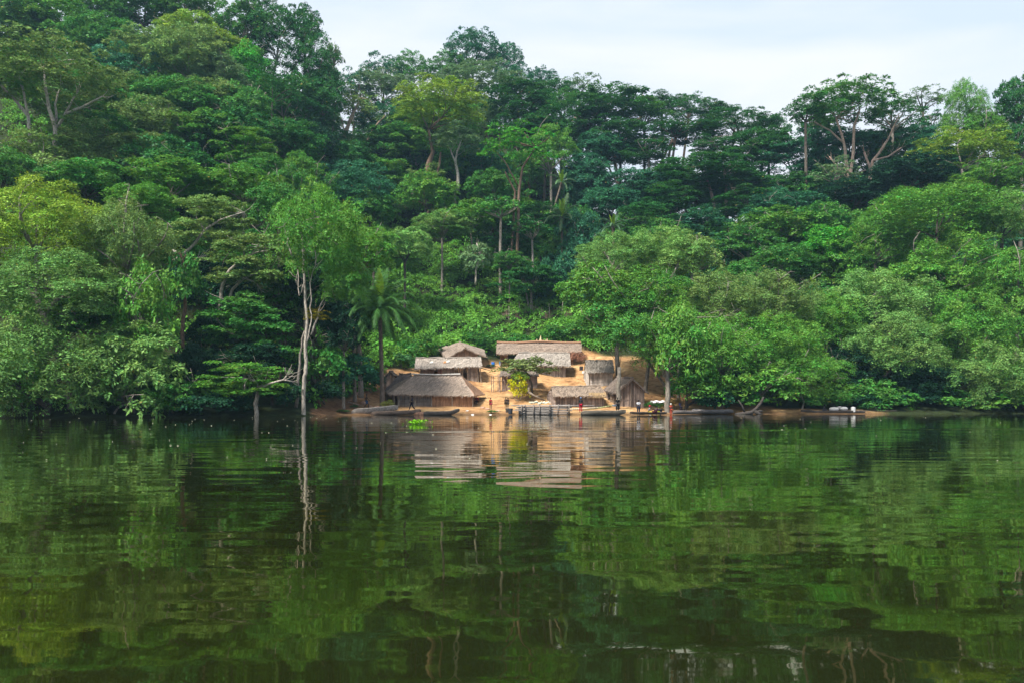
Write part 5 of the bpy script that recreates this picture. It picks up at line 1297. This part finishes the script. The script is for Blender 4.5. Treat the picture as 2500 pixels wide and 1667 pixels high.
def person(label, px, py, face, scale=1.0, pose=None, shirt=None, pants=None, hat=None, hair=True, shorts=False, Y=None, z=None, skirt=False, sleeves=True):
    """face: heading in degrees, 0 = away from the camera, 180 = to the camera"""
    Y = Y or solveY(px, py); p_ = at(px, Y, z)
    root = empty('person', p_, label, 'person', rz=R_(-face)); root.scale = (scale,) * 3
    J = dict(BASE); J.update(pose or {})
    rad = dict(pel=(.135,.10), chest=(.15,.10), neck=.052, head=.088, top=.07, lsh=.055, lel=.042, lwr=.030, lha=.034, rsh=.055, rel=.042, rwr=.030, rha=.034,
               lhip=.085, lkn=.058, lan=.038, lto=.034, rhip=.085, rkn=.058, ran=.038, rto=.034)
    jj = {k: (J[k], rad[k]) for k in J}
    E = [('pel','chest'),('chest','neck'),('neck','head'),('head','top'),('chest','lsh'),('lsh','lel'),('lel','lwr'),('lwr','lha'),('chest','rsh'),('rsh','rel'),('rel','rwr'),('rwr','rha'),
         ('pel','lhip'),('lhip','lkn'),('lkn','lan'),('lan','lto'),('pel','rhip'),('rhip','rkn'),('rkn','ran'),('ran','rto')]
    # nose, ears and five fingers of unequal length on each hand
    hd = Vector(J['head']); jj['nose'] = (tuple(hd + Vector((0,.10,-.01))), .012); E.append(('head','nose'))
    for sd in 'lr':
        w = Vector(J[sd+'wr']); h = Vector(J[sd+'ha']); d = (h - w).normalized(); s0 = d.cross(Vector((0,1,0))); s0 = s0.normalized() if s0.length > .1 else Vector((1,0,0)); f = s0.cross(d)
        for i, (o_, l) in enumerate(((-.027,.055),(-.009,.072),(.010,.068),(.027,.052))):
            a = h + s0 * o_ + d * .02; jj[sd+'k%d'%i] = (tuple(a + d*l*.5), .009); jj[sd+'f%d'%i] = (tuple(a + d*l + f*.015), .008); E += [(sd+'ha', sd+'k%d'%i), (sd+'k%d'%i, sd+'f%d'%i)]
        jj[sd+'th'] = (tuple(w.lerp(h,.6) + s0*.045 + d*.03), .010); E.append((sd+'ha', sd+'th'))
    skin_mesh('body', jj, E, SKIN, root)
    g = 1.22
    if shirt:
        K = dict(chest=(J['chest'], (.175,.125)), waist=(tuple(Vector(J['pel']).lerp(Vector(J['chest']), .15)), (.155,.12)), neck=(tuple(Vector(J['neck']) - Vector((0,0,.03))), .07), lsh=(J['lsh'], .072), rsh=(J['rsh'], .072))
        e2 = [('chest','waist'),('chest','neck'),('chest','lsh'),('chest','rsh')]
        for sd in 'lr':
            if sleeves: K[sd+'el'] = (tuple(Vector(J[sd+'sh']).lerp(Vector(J[sd+'el']), .7)), .062); e2.append((sd+'sh', sd+'el'))
        skin_mesh('shirt', K, e2, CLOTH, root, shirt)
    if pants:
        t = .9 if shorts else 1.0
        K = dict(pel=(J['pel'], (.155,.12)), lhip=(J['lhip'], .105), rhip=(J['rhip'], .105)); e2 = [('pel','lhip'),('pel','rhip')]
        for sd in 'lr':
            K[sd+'kn'] = (tuple(Vector(J[sd+'hip']).lerp(Vector(J[sd+'kn']), .85 if shorts else 1)), .08); e2.append((sd+'hip', sd+'kn'))
            if not shorts: K[sd+'an'] = (tuple(Vector(J[sd+'kn']).lerp(Vector(J[sd+'an']), .9)), .06); e2.append((sd+'kn', sd+'an'))
        skin_mesh('skirt' if skirt else 'trousers' if not shorts else 'shorts', K, e2, CLOTH, root, pants)
    mb = MB(); c = hd.lerp(Vector(J['top']), .45)
    mb.ellipsoid(c + Vector((0,-.012,.02)), (.098,.108,.088) if not hat else (.11,.12,.10), 12, 8)
    mb.build('hair' if not hat else 'headscarf', CLOTH, root, smooth=True, col=hat or (.012,.010,.010))
    m2 = MB()
    for s_ in (-1, 1): m2.ellipsoid(hd + Vector((s_*.032,.083,.012)), (.012,.008,.008), 6, 4)
    m2.build('eyes', PLASTIC, root, col=(.5,.48,.45))
    return root
stride = dict(lhip=(-.09,0,.88), lkn=(-.10,.20,.52), lan=(-.10,.28,.10), lto=(-.10,.42,.05), rhip=(.09,0,.88), rkn=(.10,-.05,.47), ran=(.10,-.34,.14), rto=(.10,-.24,.04), lel=(-.22,-.14,1.14), lwr=(-.22,-.10,.92), lha=(-.22,-.06,.84), rel=(.22,.14,1.14), rwr=(.21,.28,.98), rha=(.20,.34,.93))
sit = dict(pel=(0,0,.42), chest=(0,.08,.72), neck=(0,.13,.92), head=(0,.17,1.04), top=(0,.15,1.14), lsh=(-.17,.10,.86), rsh=(.17,.10,.86), lel=(-.20,.22,.66), lwr=(-.16,.40,.60), lha=(-.13,.47,.58), rel=(.20,.22,.66), rwr=(.16,.40,.60), rha=(.13,.47,.58),
    lhip=(-.10,.03,.40), lkn=(-.14,.42,.48), lan=(-.12,.40,.08), lto=(-.12,.54,.03), rhip=(.10,.03,.40), rkn=(.14,.42,.48), ran=(.12,.40,.08), rto=(.12,.54,.03))
crouch = dict(pel=(0,0,.30), chest=(0,.20,.56), neck=(0,.30,.72), head=(0,.38,.80), top=(0,.38,.90), lsh=(-.17,.26,.66), rsh=(.17,.26,.66), lel=(-.20,.44,.44), lwr=(-.12,.58,.26), lha=(-.10,.64,.19), rel=(.20,.44,.44), rwr=(.12,.58,.26), rha=(.10,.64,.19),
    lhip=(-.10,.02,.29), lkn=(-.17,.36,.50), lan=(-.12,.14,.09), lto=(-.12,.28,.03), rhip=(.10,.02,.29), rkn=(.17,.36,.50), ran=(.12,.14,.09), rto=(.12,.28,.03))
bend = dict(pel=(0,-.1,.82), chest=(0,.22,.98), neck=(0,.40,.96), head=(0,.50,.88), top=(0,.56,.82), lsh=(-.17,.34,.94), rsh=(.17,.34,.94), lel=(-.18,.38,.66), lwr=(-.12,.44,.42), lha=(-.10,.46,.34), rel=(.18,.38,.66), rwr=(.12,.44,.42), rha=(.10,.46,.34), lhip=(-.09,-.1,.80), rhip=(.09,-.1,.80), lkn=(-.1,0,.44), rkn=(.1,0,.44))
hips = dict(lel=(-.36,-.06,1.14), lwr=(-.18,.04,1.0), lha=(-.13,.06,.96))
carry = dict(rel=(.22,.10,1.10), rwr=(.16,.28,1.02), rha=(.12,.34,1.01), lel=(-.26,.06,1.12), lwr=(-.22,.22,.98), lha=(-.18,.30,.96))
person('bare chested person in blue shorts striding right, left of the palm', 895, 997, 75, .98, stride, None, (.05,.13,.30), shorts=True)
person('person in dark blue clothes walking left in front of the lattice wall', 1006, 1001, -90, 1.0, stride, (.018,.03,.075), (.010,.014,.035))
person('person in a red shirt sitting at the right end of the largest hut', 1165, 991, 205, .95, sit, (.45,.02,.03), (.03,.025,.025), Y=104.2)
person('child in red clothes standing on the beach', 1198, 999, 170, .80, None, (.50,.03,.035), (.42,.04,.08), shorts=True)
person('bare chested person in dark shorts with a hand on the hip', 1235, 998, 165, .82, hips, None, (.03,.025,.022), shorts=True)
person('person with a dark brown shirt right beside the bare chested one', 1240, 997, 160, .76, None, (.06,.04,.045), (.10,.09,.09), shorts=True)
person('person in red trousers with a blue headscarf standing at the canoe, seen from behind', 1418, 1008, 8, .98, None, (.018,.025,.032), (.52,.015,.045), hat=(.10,.16,.30), Y=94.3, z=.25)
pb = person('person in black carrying a pale basin on the hip', 1508, 1006, 200, .98, carry, (.008,.008,.010), (.008,.008,.010), Y=94.8, z=.25)
person('man in a white shirt and dark trousers standing before the gabled hut', 1559, 1004, 195, .98, None, (.72,.74,.80), (.015,.025,.06), Y=97)
person('seated person with a red cap and yellow skirt by the washing place', 1583, 1006, 100, 1.0, sit, (.42,.40,.40), (.62,.46,.02), hat=(.45,.03,.05), Y=96.6)
person('crouching woman in maroon at the edge of the water', 1597, 1012, 60, 1.02, crouch, (.085,.02,.03), (.085,.02,.03), Y=94.6, z=.02)
person('woman in navy bending over beside the crouching woman', 1612, 1008, -80, .9, bend, (.012,.018,.045), (.012,.018,.045), Y=96.2)
person('person in orange red wrap with a white cap right of the thick trunk', 1638, 1009, 165, .82, None, (.60,.10,.06), (.60,.10,.06), hat=(.7,.68,.66), Y=98)
person('person in dark clothes near the blue bucket on the right', 1662, 994, 180, .72, sit, (.03,.04,.10), (.04,.03,.04), Y=101.5)
person('person in grey sitting in the long canoe', 2010, 1004, 120, .85, sit, (.13,.13,.14), (.10,.10,.12), Y=104, z=.10)
c = P(1500, 989, 94.45); mb = MB(); n = 14
mb.tube([(0,0,-.1),(0,0,-.08),(0,0,.1)], [.14,.18,.27], n=n, cap=False); mb.tube([(0,0,.1),(0,0,.11),(0,0,-.06)], [.27,.25,.15], n=n, cap=False); mb.add([(math.cos(6.283*k/n)*.15, math.sin(6.283*k/n)*.15, -.08) for k in range(n)], [tuple(range(n))])
o = mb.build('basin', PLASTIC, loc=c, col=(.45,.52,.62)); tag(o, 'pale blue basin held by the person in black', 'basin')

# ---------------------------------------------------------------- haze: the damp air over the river and the forest
hz_m = newmat('damp_air'); nt = hz_m.node_tree
pv = N(nt, 'ShaderNodeVolumePrincipled'); pv.inputs['Color'].default_value = (0.42, 0.72, 1.0, 1); pv.inputs['Density'].default_value = 0.00018; pv.inputs['Anisotropy'].default_value = 0.2
o = N(nt, 'ShaderNodeOutputMaterial'); nt.links.new(pv.outputs[0], o.inputs['Volume'])
hb = MB(); hb.box((-1450, -380, -4), (1450, 1290, 135)); o = hb.build('haze', hz_m); tag(o, 'thin bluish haze in the air between the river and the hills', 'haze', kind='stuff')

# specks of foam and leaves drifting on the water
mb = MB(); rr = np.random.default_rng(21)
for k in range(150):
    Y = rr.uniform(18, 88); px = rr.uniform(20, 1300) if rr.random() < .75 else rr.uniform(1300, 2480); X = (px - 1250) / F * Y; w = rr.uniform(.02, .05) * (Y / 40) ** .5
    a = rr.uniform(0, 3.14); u = Vector((math.cos(a), math.sin(a), 0)) * w; v_ = Vector((-math.sin(a), math.cos(a), 0)) * w * .5; c_ = Vector((X, Y, .012))
    mb.add([c_ - u, c_ - v_, c_ + u, c_ + v_, c_ + Vector((0, 0, .012))], [(0,1,4),(1,2,4),(2,3,4),(3,0,4)], a=rr.random())
o = mb.build('drifting_leaves', CLOTH, col=(.38,.38,.28)); tag(o, 'tiny pale leaves and foam specks drifting on the dark water', 'floating debris', kind='stuff')
